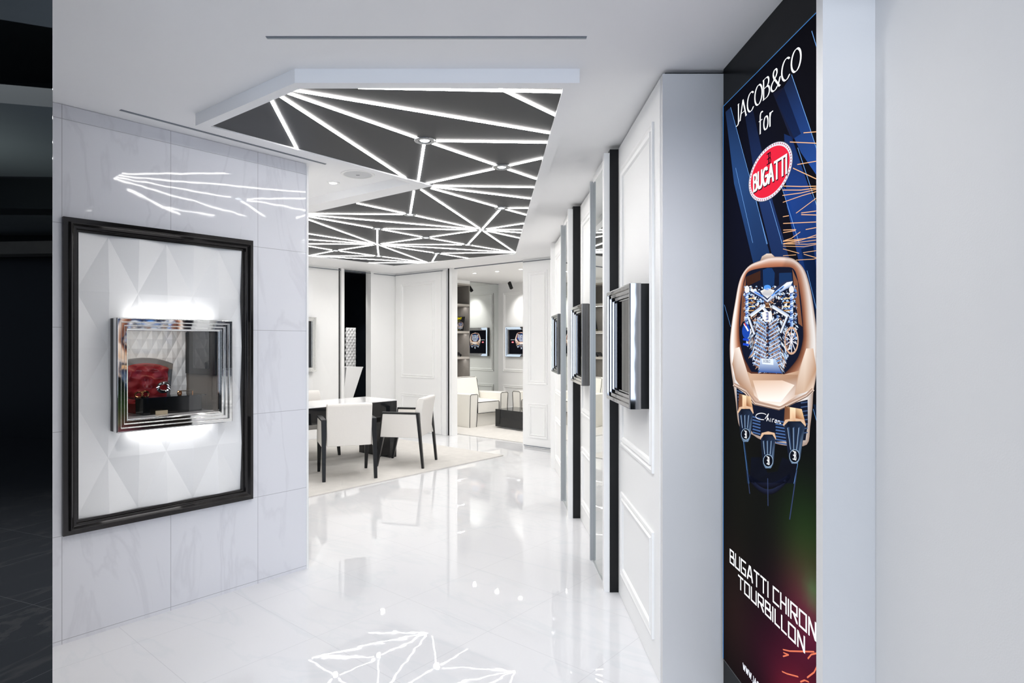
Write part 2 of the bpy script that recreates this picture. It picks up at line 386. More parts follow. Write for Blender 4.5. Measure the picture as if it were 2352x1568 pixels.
# light slots above and below the case that graze the quilted panel
for zz, rx, en in ((SZ1+.0012, PI-.5, 1.3), (SZ0-.0012, .5, 1.4)):
    l = bpy.data.lights.new('case_slot_light', 'AREA'); l.shape = 'RECTANGLE'; l.size = .42; l.size_y = .012; l.energy = en*.10; l.color = (1, 1, 1)
    o = bpy.data.objects.new('case_slot_light', l); COL.objects.link(o)
    o.location = (*uw(WA, (SX0+SX1)/2, -.034), zz); o.rotation_euler = (rx, 0, ROT_U)

# ------------------------------------------------------------------ ceiling slots, raft, lights
def slotthing(p0, p1, wd, label):
    dx, dy = p1[0]-p0[0], p1[1]-p0[1]; ln = math.hypot(dx, dy)
    o = empty('slot_diffuser', (*p0, CEIL), math.atan2(dy, dx)); tag(o, label, 'air vent')
    MB().box(0, ln, 0, wd, -.0015, .02).build('slot', M['slot'], o)
    MB().box(0, ln, wd*.45, wd*.55, -.004, -.0014).build('blade', M['silver'], o)
slotthing(at(610, 83, CEIL), at(1348, 83, CEIL), .020, 'long straight slot vent in the ceiling nearest the viewer, in front of the light panel')
slotthing(at(278, 251, CEIL), at(750, 376, CEIL), .022, 'slanted slot vent in the ceiling along the top of the marble wall')

raft = empty('light_panel', (-.3, 5.5, RAFT)); tag(raft, 'dark ceiling panel crossed by radiating white light lines in a white raised frame', 'ceiling light')
def rl(pts, z): return [(x+.3, y-5.5, z-RAFT) for x, y in pts]
inner = [(.313, 2.655), (-.807, 2.655), (-1.400, 3.124), (-.395, 4.315), (-3.30, 6.68), (-1.36, 8.876), (.313, 7.63)]
outer = [(.375, 2.598), (-.814, 2.598), (-1.471, 3.112), (-.62, 4.20), (-3.62, 6.64), (-1.37, 9.12), (.375, 7.86)]
# precise outer notch corner
outer[3] = at(944, 421, RAFT)
b = MB(); n = len(inner)
for k in range(n):
    a0, a1, b0, b1 = outer[k], outer[(k+1) % n], inner[k], inner[(k+1) % n]
    lo = rl([a0, a1, b1, b0], RAFT); hi = rl([a0, a1, b1, b0], CEIL)
    b.hexa(lo, hi)
b.build('frame', M['ceil'], raft)
me = bpy.data.meshes.new('dark_board'); bm = bmesh.new()
vs = [bm.verts.new(p) for p in rl(inner, DARK)]; f = bm.faces.new(vs); bmesh.ops.triangulate(bm, faces=[f]); bm.to_mesh(me); bm.free()
me.materials.append(M['darkpanel']); o = bpy.data.objects.new('dark_board', me); COL.objects.link(o); o.parent = raft
def c3(x, y): return (420+x/2.557, 130+y/2.557)
def c4(x, y): return (690+x/4.2, 430+y/4.2)
NODE = {1: c3(1420, 492), 2: c3(1873, 648), 3: c4(1938, 199), 4: c4(1058, 261), 5: c4(1748, 408), 6: c4(742, 398), 7: c4(1212, 484),
        8: c4(742, 549), 9: c4(1612, 553), 10: c4(340, 609), 11: c4(755, 662), 12: c4(1318, 635)}
NW = {k: at(*v, DARK) for k, v in NODE.items()}
CR = c4(2072, 628); FP = c4(1230, 726); TIP = c3(1450, 757); NL = c4(-85, 251)
LN = [(c3(1030, 180), c3(2225, 205)), (c3(1860, 184), c3(2190, 343)), (c3(650, 195), c3(2155, 447)), (c3(612, 210), 1), (c3(572, 230), c3(1312, 715)),
      (c3(518, 250), c3(670, 540)), (1, c3(2140, 503)), (1, 2), (1, c3(1382, 735)), (2, c3(2113, 594)), (2, c3(2077, 717)), (2, c3(1425, 745)),
      (c3(1465, 757), c3(2062, 766)), (c3(1465, 762), c3(2045, 833)), (c3(1460, 772), 3), (c3(1400, 780), 5), (c3(1357, 788), 4),
      (3, c4(2198, 199)), (3, c4(2178, 265)), (3, 5), (4, c4(545, 152)), (4, NL), (4, 5), (NL, 5), (NL, 6), (NL, 8),
      (6, 5), (6, 7), (7, 5), (6, 8), (8, 7), (8, 9), (7, 9), (9, 5), (5, c4(2155, 347)), (5, c4(2137, 408)), (5, c4(2127, 437)), (5, c4(2112, 487)),
      (5, CR), (9, CR), (8, CR), (12, CR), (8, 12), (12, c4(1630, 685)), (12, c4(1268, 722)), (8, FP), (8, 11), (11, FP), (c4(630, 727), FP), (c4(110, 660), FP),
      (c4(115, 661), 11), (10, 11), (10, 8), (10, c4(-60, 545)), (10, c4(30, 668)), (8, c4(-200, 404)), (8, c4(-200, 483)), (8, c4(-200, 542))]
for a, c in LN:
    A = NW[a] if isinstance(a, int) else at(*a, DARK); C_ = NW[c] if isinstance(c, int) else at(*c, DARK)
    A = Vector(A); C_ = Vector(C_); d = (C_-A).normalized()
    if isinstance(a, int): A = A+d*.062
    if isinstance(c, int): C_ = C_-d*.062
    p = Vector((-d.y, d.x))*.0072
    z0, z1 = DARK-.0045-RAFT, DARK-RAFT-.0002; off = Vector((.3, -5.5))
    q = [A+p+off, A-p+off, C_-p+off, C_+p+off]
    MB().hexa([(v.x, v.y, z0) for v in q], [(v.x, v.y, z1) for v in q]).build('light_strip', M['led'], raft)
places = {1: 'nearest of the recessed spots in the dark ceiling panel', 2: 'second nearest recessed spot in the dark ceiling panel, near its right edge',
          3: 'recessed spot near the dark panel right edge, level with the notch', 4: 'recessed spot just beyond the notch tip of the dark panel',
          5: 'recessed spot at the right-hand star of light lines in the dark panel', 6: 'recessed spot just in front of the left-hand star of light lines',
          7: 'recessed spot in the middle of the far half of the dark panel', 8: 'recessed spot at the left star of light lines, far half of the panel',
          9: 'recessed spot between the right star of lines and the far corner', 10: 'leftmost recessed spot in the far half of the dark panel',
          11: 'recessed spot beyond the left star of lines, near the far edge', 12: 'recessed spot nearest the far edge, right of the left star of lines'}
def downlight(x, y, z, label, r=.05, power=10, mat=None, group=None, ring='ring', dark=True):
    o = empty('downlight', (x, y, z)); tag(o, label, 'ceiling light', group)
    b = MB().lathe([(r*.66, -.002), (r*.70, -.006), (r*1.1, -.005), (r*1.15, 0)], 32)
    b.f = b.f[:-2]; b.build('rim', M[ring], o, smooth=True)
    if dark:
        b = MB().lathe([(r*.66, -.003), (r*.5, -.0008)], 28); b.f = b.f[:-2]; b.build('baffle', M['black'], o, smooth=True)
    MB().lathe([(r*(.52 if dark else .68), -.0012), (r*(.45 if dark else .6), -.0035)], 28).build('lens', mat or M['lens'], o)
    spot('downlight_beam', (0, 0, -.02), power, ang=150, blend=1, rad=.03, parent=o)
    return o
for k, (x, y) in NW.items(): downlight(x, y, DARK-.0003, places[k], power=4.1, group='recessed spots in the dark ceiling panel')
downlight(*at(765, 419, CEIL), CEIL, 'small round white recessed lamp in the white ceiling beside the speaker', .04, 5, M['lensw'], ring='panelwhite', dark=False)
for i, (px, py) in enumerate(((1090, 627), (1142, 622.7), (1196, 618))):
    downlight(*at(px, py, CEIL), CEIL, ['left', 'middle', 'right'][i]+' one of three small lamps in the lounge ceiling behind the opening',   .045, 20, M['lensw'], 'lounge ceiling lamps', 'panelwhite', False)
for (x, y) in ((-2.6, 8.5), (1.9, 10.2), (1.2, 9.3), (-1.6, 9.3)):  # unseen lamps added for light in the desk room and lounge
    downlight(x, y, CEIL, 'added fill lamp in the white ceiling, out of view', .045, 9, M['lensw'], 'added ceiling lamps out of view', 'panelwhite', False)
for (x, y, lb) in ((-1.1, 1.75, 'left'), (-.2, 1.8, 'middle'), (.5, 1.9, 'right')):  # unseen entrance lamps added to brighten the front floor, walls and ceiling
    downlight(x, y, CEIL, lb+' one of three unseen lamps added in the entrance ceiling above the viewer', .045, (16, 15, 6)[('left', 'middle', 'right').index(lb)], M['lensw'], 'added entrance fill lamps', 'panelwhite', False)
sp = empty('ceiling_speaker', (*at(822, 400, CEIL), CEIL)); tag(sp, 'round white loudspeaker set flush in the white ceiling by the panel notch', 'speaker')
b = MB().lathe([(.095, -.004), (.10, -.006), (.112, -.005), (.115, 0)], 40); b.f = b.f[:-2]; b.build('rim', M['panelwhite'], sp, smooth=True)
MB().lathe([(.095, -.003), (.08, -.0055)], 40).build('grille', M['plastic'], sp, smooth=True)
MB().box(-.012, .012, -.002, .002, -.008, -.0054).build('badge', M['slot'], sp)

# ------------------------------------------------------------------ right wall
st(MB().prism([(.7235, 2.606), (.748, 3.62), (.748, 7.17), (1.9, 7.17), (1.9, 2.606)], 0, 2.572).build('wall_right', M['pillar']))
st(MB().prism([(.7435, 2.64), (.765, 3.62), (.765, 7.1), (1.6, 7.1), (1.6, 2.64)], 2.572, CEIL).build('trim_2', M['blackmat']))
# door-like lacquered boards along the wall
mould = [(0, 0), (0, -.010), (.012, -.012), (.022, -.004), (.030, -.004), (.034, -.014), (.05, -.010), (.056, 0)]
def board(x0, x1, rot, loc, n, z1=2.565, inset=.10, ups=True, th=.02):
    r = st(MB().box(x0, x1, -.004, th, .004, z1).build('wall_board_'+n if False else 'trim_'+n, M['panelwhite'], loc=loc, rz=rot))
    b = MB(); b.sweep(x0+inset, x1-inset, .87, 2.42, mould); b.sweep(x0+inset, x1-inset, .14, .61, mould)
    for i, v in enumerate(b.v): b.v[i] = (v[0], v[1]-.004, v[2])
    o = b.build('moulding', M['panelwhite'], r); return r
# right wall: local x = towards the viewer (-Y), -y out of the wall
a1 = math.atan2(.748-.7235, 3.62-2.606)
board(-3.60+2.64, -.002+.0, -PI/2-a1, (.7255, 2.64, 0), '3')   # from y=2.64 to 3.60
board(-5.11, -4.17, -PI/2, (.748, 0, 0), '4')
board(-7.11, -5.72, -PI/2, (.748, 0, 0), '5')
for i, (y, xs0, xm, xs1, ym) in enumerate(((3.606, .6625, .695, .747, 4.135), (5.12, .6445, .684, .745, 5.68))):
    st(MB().box(xm, xs1, y, y+.05, 0, 2.565).build('trim_%d' % (6+3*i), M['blackmat']))
    st(MB().box(xs0, xm, y+.004, y+.05, 0, 2.545).build('trim_%d' % (7+3*i), M['panelwhite']))
    t = empty('mirror_panel', (.72, (y+ym)/2, 0)); tag(t, ['nearer', 'farther'][i]+' tall mirror set between white posts along the right wall', 'mirror', 'tall wall mirrors')
    xg = .685 if i == 0 else .672
    MB().box(xg-.72, xg-.715, y+.05-(y+ym)/2, ym-(y+ym)/2, .012, 2.50).build('glass', M['mirror'], t)
    MB().box(xs0+.004-.72, xg+.012-.72, 0+ym-(y+ym)/2, .022+ym-(y+ym)/2, 0, 2.515).build('frame_post', M['silver'], t)
    MB().box(xg+.013-.72, xg+.03-.72, 0+ym-(y+ym)/2, .02+ym-(y+ym)/2, 0, 2.515).build('frame_post', M['silver'], t)
    MB().box(xg-.004-.72, xg+.03-.72, y+.05-(y+ym)/2, ym-(y+ym)/2, 0, .011).build('sill', M['silver'], t)
    MB().box(xg+.001-.72, .747-.72, y+.05-(y+ym)/2, ym-(y+ym)/2, 0.011, 2.55).build('backing', M['panelwhite'], t)
st(MB().box(.700, .748, 7.11, 7.17, 0, 2.57).build('trim_12', M['panelwhite']))
# showcases on the right wall
labs = ['nearest chrome-framed black showcase on the right wall', 'middle chrome-framed showcase on the right wall, above the second white board', 'farthest small chrome-framed showcase on the right wall']
for i, (y0, y1, xw) in enumerate(((2.83, 3.395, .740), (4.34, 4.93, .744), (5.90, 6.47, .744))):
    c = chrome_case(y1-y0, .575, .104, .062, -PI/2, (xw, (y0+y1)/2, 1.143), 'chrome_dark_reflect')
    tag(c, labs[i], 'display case', 'showcases on the right wall')
    W_ = (y1-y0)/2-.062
    MB().box(-W_, W_, -.052, -.049, .062, .513).build('back_panel', M['darkglass'], c)
    MB().box(-W_, W_, -.055, -.05, .062, .066).build('base_board', M['desktop'], c)

# --- illuminated picture screen and its black surround
XS = .966
st(MB().box(XS+.012, XS+.20, 1.80, 2.606, 0, CEIL).build('wall_screen', M['portal']))
st(MB().box(.944, 1.094, 1.765, 1.80, 0, CEIL).build('trim_13', M['pillar']))
st(MB().prism([(1.088, 1.0), (1.20, 1.0), (1.20, 1.80), (1.093, 1.80)], 0, CEIL).build('wall_front', M['pillar']))
YC = 2.189; SB0, SB1 = .142, 2.422; SW = .766/2
exec(compile('''
def srgbm(c): return srgb(c)
class Paint:
    def __init__(s): s.v=[]; s.f=[]; s.c=[]
    def poly(s, pts, cols, layer):
        i=len(s.v); n=len(pts)
        if not isinstance(cols, list): cols=[cols]*n
        s.v += [(p[0],p[1],layer) for p in pts]; s.c += [srgb(c) for c in cols]; s.f.append(tuple(range(i,i+n)))
    def mesh(s, name, fn):
        me=bpy.data.meshes.new(name); me.from_pydata([fn(*v) for v in s.v],[],s.f)
        ca=me.color_attributes.new('Col','FLOAT_COLOR','POINT')
        for k,c in enumerate(s.c): ca.data[k].color=(*c,1)
        return me
def hull(pts):
    pts=sorted(set((round(x,6),round(y,6)) for x,y in pts))
    if len(pts)<3: return pts
    def half(ps):
        h=[]
        for p in ps:
            while len(h)>1 and (h[-1][0]-h[-2][0])*(p[1]-h[-2][1])-(h[-1][1]-h[-2][1])*(p[0]-h[-2][0])<=0: h.pop()
            h.append(p)
        return h
    lo=half(pts); up=half(pts[::-1]); return lo[:-1]+up[:-1]
def stroke(P_, pts, nx, ny, col, layer):
    for (a,b) in zip(pts[:-1],pts[1:]):
        q=[(p[0]+sx*nx,p[1]+sy*ny) for p in (a,b) for sx in (-1,1) for sy in (-1,1)]
        h=hull(q)
        if len(h)>2: P_.poly(h,col,layer)
def arc(cx,cy,rx,ry,a0,a1,n=10): return [(cx+rx*math.cos(math.radians(a0+(a1-a0)*k/n)),cy+ry*math.sin(math.radians(a0+(a1-a0)*k/n))) for k in range(n+1)]
# glyphs in a unit-high box: (width, strokes)
G={
'A':(.62,[[(.0,0),(.31,1),(.62,0)],[(.11,.33),(.51,.33)]]),
'B':(.5,[[(.0,0),(0,1)],[(0,1)]+arc(.24,.77,.2,.23,90,-90)+[(0,.54)],[(0,.54)]+arc(.26,.27,.24,.27,90,-90)+[(0,0)]]),
'C':(.58,[arc(.34,.5,.34,.5,48,312,16)]),
'D':(.55,[[(0,0),(0,1)]+arc(.22,.5,.33,.5,90,-90)+[(0,0)]]),
'E':(.45,[[(.45,1),(0,1),(0,0),(.45,0)],[(0,.5),(.38,.5)]]),
'G':(.6,[arc(.34,.5,.34,.5,50,360,16)+[(.38,.5)]]),
'H':(.5,[[(0,0),(0,1)],[(.5,0),(.5,1)],[(0,.5),(.5,.5)]]),
'I':(.0,[[(0,0),(0,1)]]),
'J':(.25,[[(.22,1),(.22,.05)]+arc(.08,.0,.14,.14,0,-120,6)]),
'L':(.4,[[(0,1),(0,0),(.4,0)]]),
'M':(.7,[[(0,0),(0,1),(.35,.2),(.7,1),(.7,0)]]),
'N':(.52,[[(0,0),(0,1),(.52,0),(.52,1)]]),
'O':(.66,[arc(.33,.5,.33,.5,0,360,22)]),
'R':(.5,[[(.0,0),(0,1)]+arc(.24,.75,.24,.25,90,-90)+[(0,.5)],[(.2,.5),(.5,0)]]),
'T':(.54,[[(0,1),(.54,1)],[(.27,1),(.27,0)]]),
'U':(.5,[[(0,1),(0,.25)]+arc(.25,.25,.25,.25,180,360)+[(.5,1)]]),
'W':(.8,[[(0,1),(.2,0),(.4,.9),(.6,0),(.8,1)]]),
'&':(.72,[[(.72,.42),(.56,.1)]+arc(.28,.24,.27,.25,320,130,12)+[(.40,.62)]+arc(.33,.8,.15,.19,-20,200,10)+[(.24,.6),(.68,0)]]),
'.':(.02,[[(0,0),(.02,0)]]),
'f':(.3,[[(.1,0),(.1,.8)]+arc(.24,.8,.14,.2,180,50,6),[(0,.62),(.26,.62)]]),
'o':(.42,[arc(.21,.31,.21,.31,0,360,18)]),
'r':(.28,[[(.03,0),(.03,.62)],[(.03,.42)]+arc(.2,.44,.15,.17,170,60,6)]),
}
SQ={  # angular faces
'B':(.52,[[(0,0),(0,1),(.46,1),(.46,.55),(0,.5)],[(0,.5),(.54,.5),(.54,0),(0,0)]]),
'U':(.54,[[(0,1),(0,0),(.54,0),(.54,1)]]),
'G':(.56,[[(.54,1),(0,1),(0,0),(.54,0),(.54,.45),(.25,.45)]]),
'A':(.6,[[(0,0),(.25,1),(.36,1),(.6,0)],[(.12,.28),(.48,.28)]]),
'C':(.52,[[(.52,1),(0,1),(0,0),(.52,0)]]),
'O':(.56,[[(0,0),(0,1),(.56,1),(.56,0),(0,0)]]),
'R':(.54,[[(0,0),(0,1),(.54,1),(.54,.45),(.05,.45)],[(.25,.45),(.54,0)]]),
}
def text(P_, s, x, y, width, h, nx, ny, col, layer, gap=.2, face=None, serif=False, space=.35):
    gl=[]
    for ch in s:
        if ch==' ': gl.append((space,[])); continue
        gl.append((face or {}).get(ch) or G[ch])
    tot=sum(g[0] for g in gl)+gap*(len(gl)-1); k=width/tot; cx=x
    for g in gl:
        for pl in g[1]:
            stroke(P_, [(cx+p[0]*k, y+p[1]*h) for p in pl], nx, ny, col, layer)
            if serif:
                for e,nb in ((pl[0],pl[1]),(pl[-1],pl[-2])):
                    if e[1] in (0,1) and abs(nb[1]-e[1])>.2: stroke(P_, [(cx+e[0]*k-h*.11,y+e[1]*h*.985+h*.0072),(cx+e[0]*k+h*.11,y+e[1]*h*.985+h*.0072)], .0004, ny*.8, col, layer)
        cx += (g[0]+gap)*k
''', 'glyphs', 'exec'))
def SCR(px, py):                                        # picture point on the screen plane -> across, up
    y = XS*F/(px-CX); return (YC-y, EYE+(CY-py)*y/F)
def k2(x, y): return SCR(1640+x/2.8, 550+y/2.8)
def k1(x, y): return SCR(1640+x/2.8, y/2.8)
def k3(x, y): return SCR(1640+x/3.214, 1080+y/3.214)
def lerp(a, b, t): return tuple(a[i]+(b[i]-a[i])*t for i in range(len(a)))
def paint_watch(p, L0):
    rnd = random.Random(3)
    outer = [(370, 112), (480, 115), (535, 140), (585, 200), (622, 320), (648, 480), (667, 640), (668, 800), (655, 900), (640, 985), (634, 1080), (620, 1200), (598, 1318),
             (480, 1325), (400, 1312), (300, 1285), (250, 1255), (190, 1230), (158, 1180), (142, 1050), (128, 950), (115, 860), (104, 760), (104, 650), (118, 520), (138, 400), (158, 290), (185, 220), (232, 165), (300, 135)]
    innr = [(370, 178), (450, 176), (510, 186), (538, 250), (562, 400), (573, 560), (572, 650), (545, 750), (500, 815), (455, 860), (440, 862), (430, 862), (400, 858),
            (340, 857), (320, 856), (290, 854), (270, 852), (252, 850), (240, 846), (215, 800), (195, 760), (178, 700), (166, 640), (163, 560), (165, 500), (172, 400), (182, 330), (198, 250), (225, 205), (300, 184)]
    def crom(ps, m=4):
        o_ = []; c_ = len(ps)
        for i_ in range(c_):
            a, b_, c, d = (ps[(i_+q_) % c_] for q_ in (-1, 0, 1, 2))
            for k_ in range(m):
                t = k_/m
                o_.append(tuple(.5*((2*b_[x])+(-a[x]+c[x])*t+(2*a[x]-5*b_[x]+4*c[x]-d[x])*t*t+(-a[x]+3*b_[x]-3*c[x]+d[x])*t**3) for x in (0, 1)))
        return o_
    outer = crom(outer); innr = crom(innr)
    n = len(outer)
    # bump on top
    p.poly([k2(*q) for q in ((298, 138), (310, 108), (340, 90), (370, 90), (390, 108), (396, 130))], [(150, 120, 105), (200, 180, 165), (235, 220, 208), (225, 205, 190), (170, 140, 120), (150, 115, 95)], L0)
    # case ring
    ramp = [(176, 150, 136), (252, 248, 246), (238, 226, 218), (214, 178, 156), (168, 108, 80), (84, 46, 34)]
    K = 5
    for i in range(n):
        j = (i+1) % n
        for k in range(K):
            t0, t1 = k/K, (k+1)/K
            q = [k2(*lerp(outer[i], innr[i], t0)), k2(*lerp(outer[j], innr[j], t0)), k2(*lerp(outer[j], innr[j], t1)), k2(*lerp(outer[i], innr[i], t1))]
            def cc(ii, k):
                side = (outer[ii][0]-386)/280; top = outer[ii][1] < 260
                c = ramp[k]
                g = 1.0
                if side > .3: g = .92-.05*k/5
                tw = max(0, min(1, (470-outer[ii][1])/300)); c = lerp(c, (176, 112, 84), tw*min(.75, .22*k))
                if outer[ii][1] > 900: g = .9
                return tuple(min(255, v*g) for v in c)
            p.poly(q, [cc(i, k), cc(j, k), cc(j, k+1), cc(i, k+1)], L0+1)
    # interior ground
    p.poly([k2(*q) for q in innr], (14, 20, 40), L0+1)
    for q, c in (([(315, 195), (345, 182), (375, 184), (392, 215), (388, 300), (318, 300)], (20, 52, 100)), ([(420, 215), (500, 212), (512, 300), (420, 300)], (22, 50, 92)),
                 ([(205, 240), (300, 200), (300, 260), (215, 300)], (60, 34, 24)), ([(505, 190), (540, 270), (570, 560), (545, 540), (515, 300)], (130, 84, 60)),
                 ([(182, 330), (205, 240), (212, 480), (170, 560)], (120, 76, 56))):
        p.poly([k2(*a) for a in q], c, L0+2)
    def seg(a, b, w, c, l, c2=None):
        dx, dy = b[0]-a[0], b[1]-a[1]; ln = math.hypot(dx, dy) or 1; nx, ny = -dy/ln*w/2, dx/ln*w/2
        c2 = c2 or c
        p.poly([k2(a[0]+nx, a[1]+ny), k2(b[0]+nx, b[1]+ny), k2(b[0]-nx, b[1]-ny), k2(a[0]-nx, a[1]-ny)], [c, c, c2, c2], L0+l)
    # shards of the movement
    pal = [(215, 232, 250), (235, 244, 255), (150, 190, 235), (80, 125, 190), (35, 60, 120), (20, 30, 60), (235, 240, 248), (176, 128, 96), (120, 84, 66), (196, 214, 236)]
    for _ in range(1150):
        y = rnd.uniform(300, 845); hw = 170 if y < 640 else 170-(y-640)*.45
        x = 365+rnd.uniform(-hw, hw)
        a = rnd.uniform(0, PI); s = rnd.uniform(4, 15); e = s*rnd.uniform(.25, .8)
        if y > 540 and abs(x-345) < 120: a = (PI/2-.45 if x > 345 else PI/2+.45)+rnd.uniform(-.3, .3); s *= 2.2; e *= .7
        ca, sa = math.cos(a), math.sin(a)
        c = rnd.choice(pal)
        p.poly([k2(x+ca*s, y+sa*s), k2(x-sa*e, y+ca*e), k2(x-ca*s*.8, y-sa*s), k2(x+sa*e, y-ca*e)], [c, lerp(c, (10, 14, 30), .5), c, lerp(c, (255, 255, 255), .3)], L0+3+_ % 2)
    # engine block V: angled fins
    for k in range(13):
        y = 530+k*24
        for sgn in (-1, 1):
            c = pal[(k*2+(sgn > 0)) % 3]
            seg((345+sgn*8, y+16), (345+sgn*(66+k*2.5), y-26), 10, c, 5, (60, 90, 150))
            seg((345+sgn*20, y+20), (345+sgn*(60+k*2), y-10), 4, (150, 105, 80), 6)
    for k in range(12): p.poly([k2(345+math.cos(t*PI/3)*9, 545+k*22+math.sin(t*PI/3)*9) for t in range(6)], (110, 70, 56) if k % 2 else (30, 34, 60), L0+6)
    # side springs, bars
    for sx, x0 in ((-1, 214), (1, 500)):
        seg((x0, 330), (x0+sx*2, 560), 18, (60, 110, 190), 6, (190, 215, 245))
        for k in range(9): seg((x0-10, 350+k*22), (x0+10, 342+k*22), 7, (225, 235, 250) if k % 2 else (30, 60, 130), 7)
        p.poly([k2(x0+math.cos(t*PI/6)*16, 322+math.sin(t*PI/6)*26) for t in range(12)], (232, 230, 230), L0+7)
    # gear wheel on the right
    for t in range(24):
        a, b_ = 2*PI*t/24, 2*PI*(t+1)/24
        p.poly([k2(500+46*math.cos(a), 650+90*math.sin(a)), k2(500+46*math.cos(b_), 650+90*math.sin(b_)), k2(500+38*math.cos(b_), 650+76*math.sin(b_)), k2(500+38*math.cos(a), 650+76*math.sin(a))], (205, 165, 140), L0+7)
    for t in range(5):
        a = t*PI/5+.3; seg((500+38*math.cos(a), 650+76*math.sin(a)), (500-38*math.cos(a), 650-76*math.sin(a)), 5, (225, 225, 235), 7)
    # dial at left with red needle
    p.poly([k2(208+26*math.cos(t*PI/8), 588+48*math.sin(t*PI/8)) for t in range(16)], (26, 70, 170), L0+7)
    seg((195, 540), (222, 588), 10, (235, 235, 245), 8); seg((196, 536), (208, 556), 6, (215, 40, 40), 9)
    for y in (640, 672): seg((188, y), (226, y+6), 14, (24, 70, 200), 8)
    # X struts
    for a, b_, w in (((236, 490), (330, 420), 22), ((380, 430), (478, 492), 22), ((300, 420), (345, 470), 18), ((225, 505), (262, 610), 13), ((470, 500), (430, 600), 13)):
        seg(a, b_, w+8, (34, 26, 36), 8); seg(a, b_, w, (250, 250, 250), 9, (165, 185, 215))
    # arrowhead bridge
    p.poly([k2(*q) for q in ((232, 318), (258, 342), (300, 322), (338, 350), (380, 320), (470, 262), (500, 268), (488, 300), (420, 345), (345, 408), (290, 372), (240, 345))], (38, 50, 84), L0+10)
    p.poly([k2(*q) for q in ((240, 312), (290, 340), (345, 392), (345, 402), (300, 368), (236, 330))], [(240, 242, 248), (200, 215, 240), (250, 250, 250), (180, 190, 210), (120, 150, 200), (235, 235, 240)], L0+11)
    p.poly([k2(*q) for q in ((345, 390), (400, 330), (470, 275), (508, 268), (495, 300), (420, 345), (345, 405))], [(250, 250, 252), (210, 225, 245), (230, 238, 250), (255, 255, 255), (140, 165, 205), (120, 150, 200), (190, 195, 210)], L0+11)
    p.poly([k2(*q) for q in ((300, 330), (345, 312), (392, 326), (380, 352), (345, 378), (312, 352))], [(250, 248, 244), (222, 216, 208), (250, 248, 244), (190, 190, 195), (240, 240, 240), (190, 190, 195)], L0+12)
    p.poly([k2(345+24*math.cos(t*PI/6), 308+17*math.sin(t*PI/6)) for t in range(12)], (80, 150, 235), L0+12)
    for a, b_, w, c in (((262, 336), (318, 366), 8, (70, 130, 225)), ((372, 362), (452, 300), 9, (90, 150, 235)), ((395, 350), (420, 332), 7, (30, 28, 40)), ((428, 322), (446, 308), 7, (30, 28, 40)), ((300, 352), (322, 368), 6, (30, 28, 40)), ((345, 404), (345, 436), 26, (120, 78, 50))):
        seg(a, b_, w, c, 13)
    for k in range(3): seg((334, 412+k*12), (358, 412+k*12), 5, (240, 215, 180) if k % 2 == 0 else (40, 24, 20), 13)
    for sx in (245, 470):
        for k in range(4): seg((sx-22, 380+k*26), (sx+22, 376+k*26), 7, (190, 140, 80) if k % 2 else (236, 206, 150), 5)
    # logo plate on the movement
    p.poly([k2(*q) for q in ((310, 470), (335, 458), (372, 466), (378, 505), (366, 530), (330, 528), (314, 505))], (243, 240, 236), L0+13)
    mono(p, *k2(344, 515), .024, (30, 60, 140), L0+14)
    # bottom engine block label
    p.poly([k2(*q) for q in ((300, 765), (395, 768), (440, 860), (290, 852))], [(205, 220, 240), (190, 210, 235), (40, 80, 150), (50, 90, 160)], L0+11)
    p.poly([k2(*q) for q in ((310, 764), (384, 768), (384, 806), (312, 800))], (226, 234, 244), L0+12)
    a, b_ = k2(318, 789); text(p, 'JACOB&CO', a, b_, .055, .010, .0008, .0006, (120, 130, 150), L0+13)
    # hood: lighter front plane and V crease
    p.poly([k2(*q) for q in ((240, 862), (455, 866), (560, 840), (600, 870), (575, 975), (430, 1072), (300, 1040), (205, 950), (175, 850), (200, 840))],
           [(206, 170, 142), (214, 180, 155), (190, 150, 120), (165, 125, 98), (196, 160, 136), (246, 236, 228), (240, 224, 212), (198, 165, 140), (160, 122, 98), (176, 138, 112)], L0+2)
    p.poly([k2(*q) for q in ((250, 905), (440, 905), (520, 935), (430, 1045), (290, 1035))], [(222, 190, 166), (226, 198, 178), (240, 226, 214), (252, 246, 240), (250, 240, 232)], L0+3)
    p.poly([k2(*q) for q in ((545, 850), (595, 700), (640, 700), (660, 830), (640, 960), (580, 985), (520, 1000))], [(190, 150, 122), (236, 220, 206), (210, 180, 158), (180, 140, 112), (225, 205, 188), (205, 176, 152), (196, 165, 142)], L0+3)
    p.poly([k2(*q) for q in ((135, 700), (165, 690), (215, 850), (262, 1010), (200, 985), (140, 900), (118, 800))], [(230, 210, 196), (246, 235, 226), (170, 128, 100), (196, 160, 134), (206, 176, 152), (160, 120, 94), (176, 138, 112)], L0+3)
    # dark grille under the hood
    p.poly([k2(*q) for q in ((145, 950), (200, 990), (260, 1062), (420, 1098), (520, 1050), (604, 1028), (606, 1180), (590, 1290), (400, 1300), (255, 1250), (152, 1100))], (16, 22, 40), L0+4)
    for k in range(8):
        y = 1150+k*20
        if y < 1260: seg((250, y-12), (300, y+2), 9, (70, 100, 150), 5)
        seg((398, y+14), (470, y+26), 9, (70, 100, 150), 5)
        seg((148+k*3, 970+k*20), (185+k*3, 985+k*22), 7, (60, 88, 130), 5)
        seg((560, 1050+k*28), (604, 1044+k*28), 8, (60, 80, 115), 5)
    for a, b_ in (((128, 930), (205, 972)), ((205, 972), (262, 1050)), ((262, 1050), (420, 1086)), ((420, 1086), (480, 1060)), ((480, 1060), (600, 1000)), ((600, 1000), (640, 962))):
        seg(a, b_, 22, (246, 228, 214), 6, (150, 112, 90)); seg((a[0], a[1]+9), (b_[0], b_[1]+9), 5, (90, 60, 46), 7)
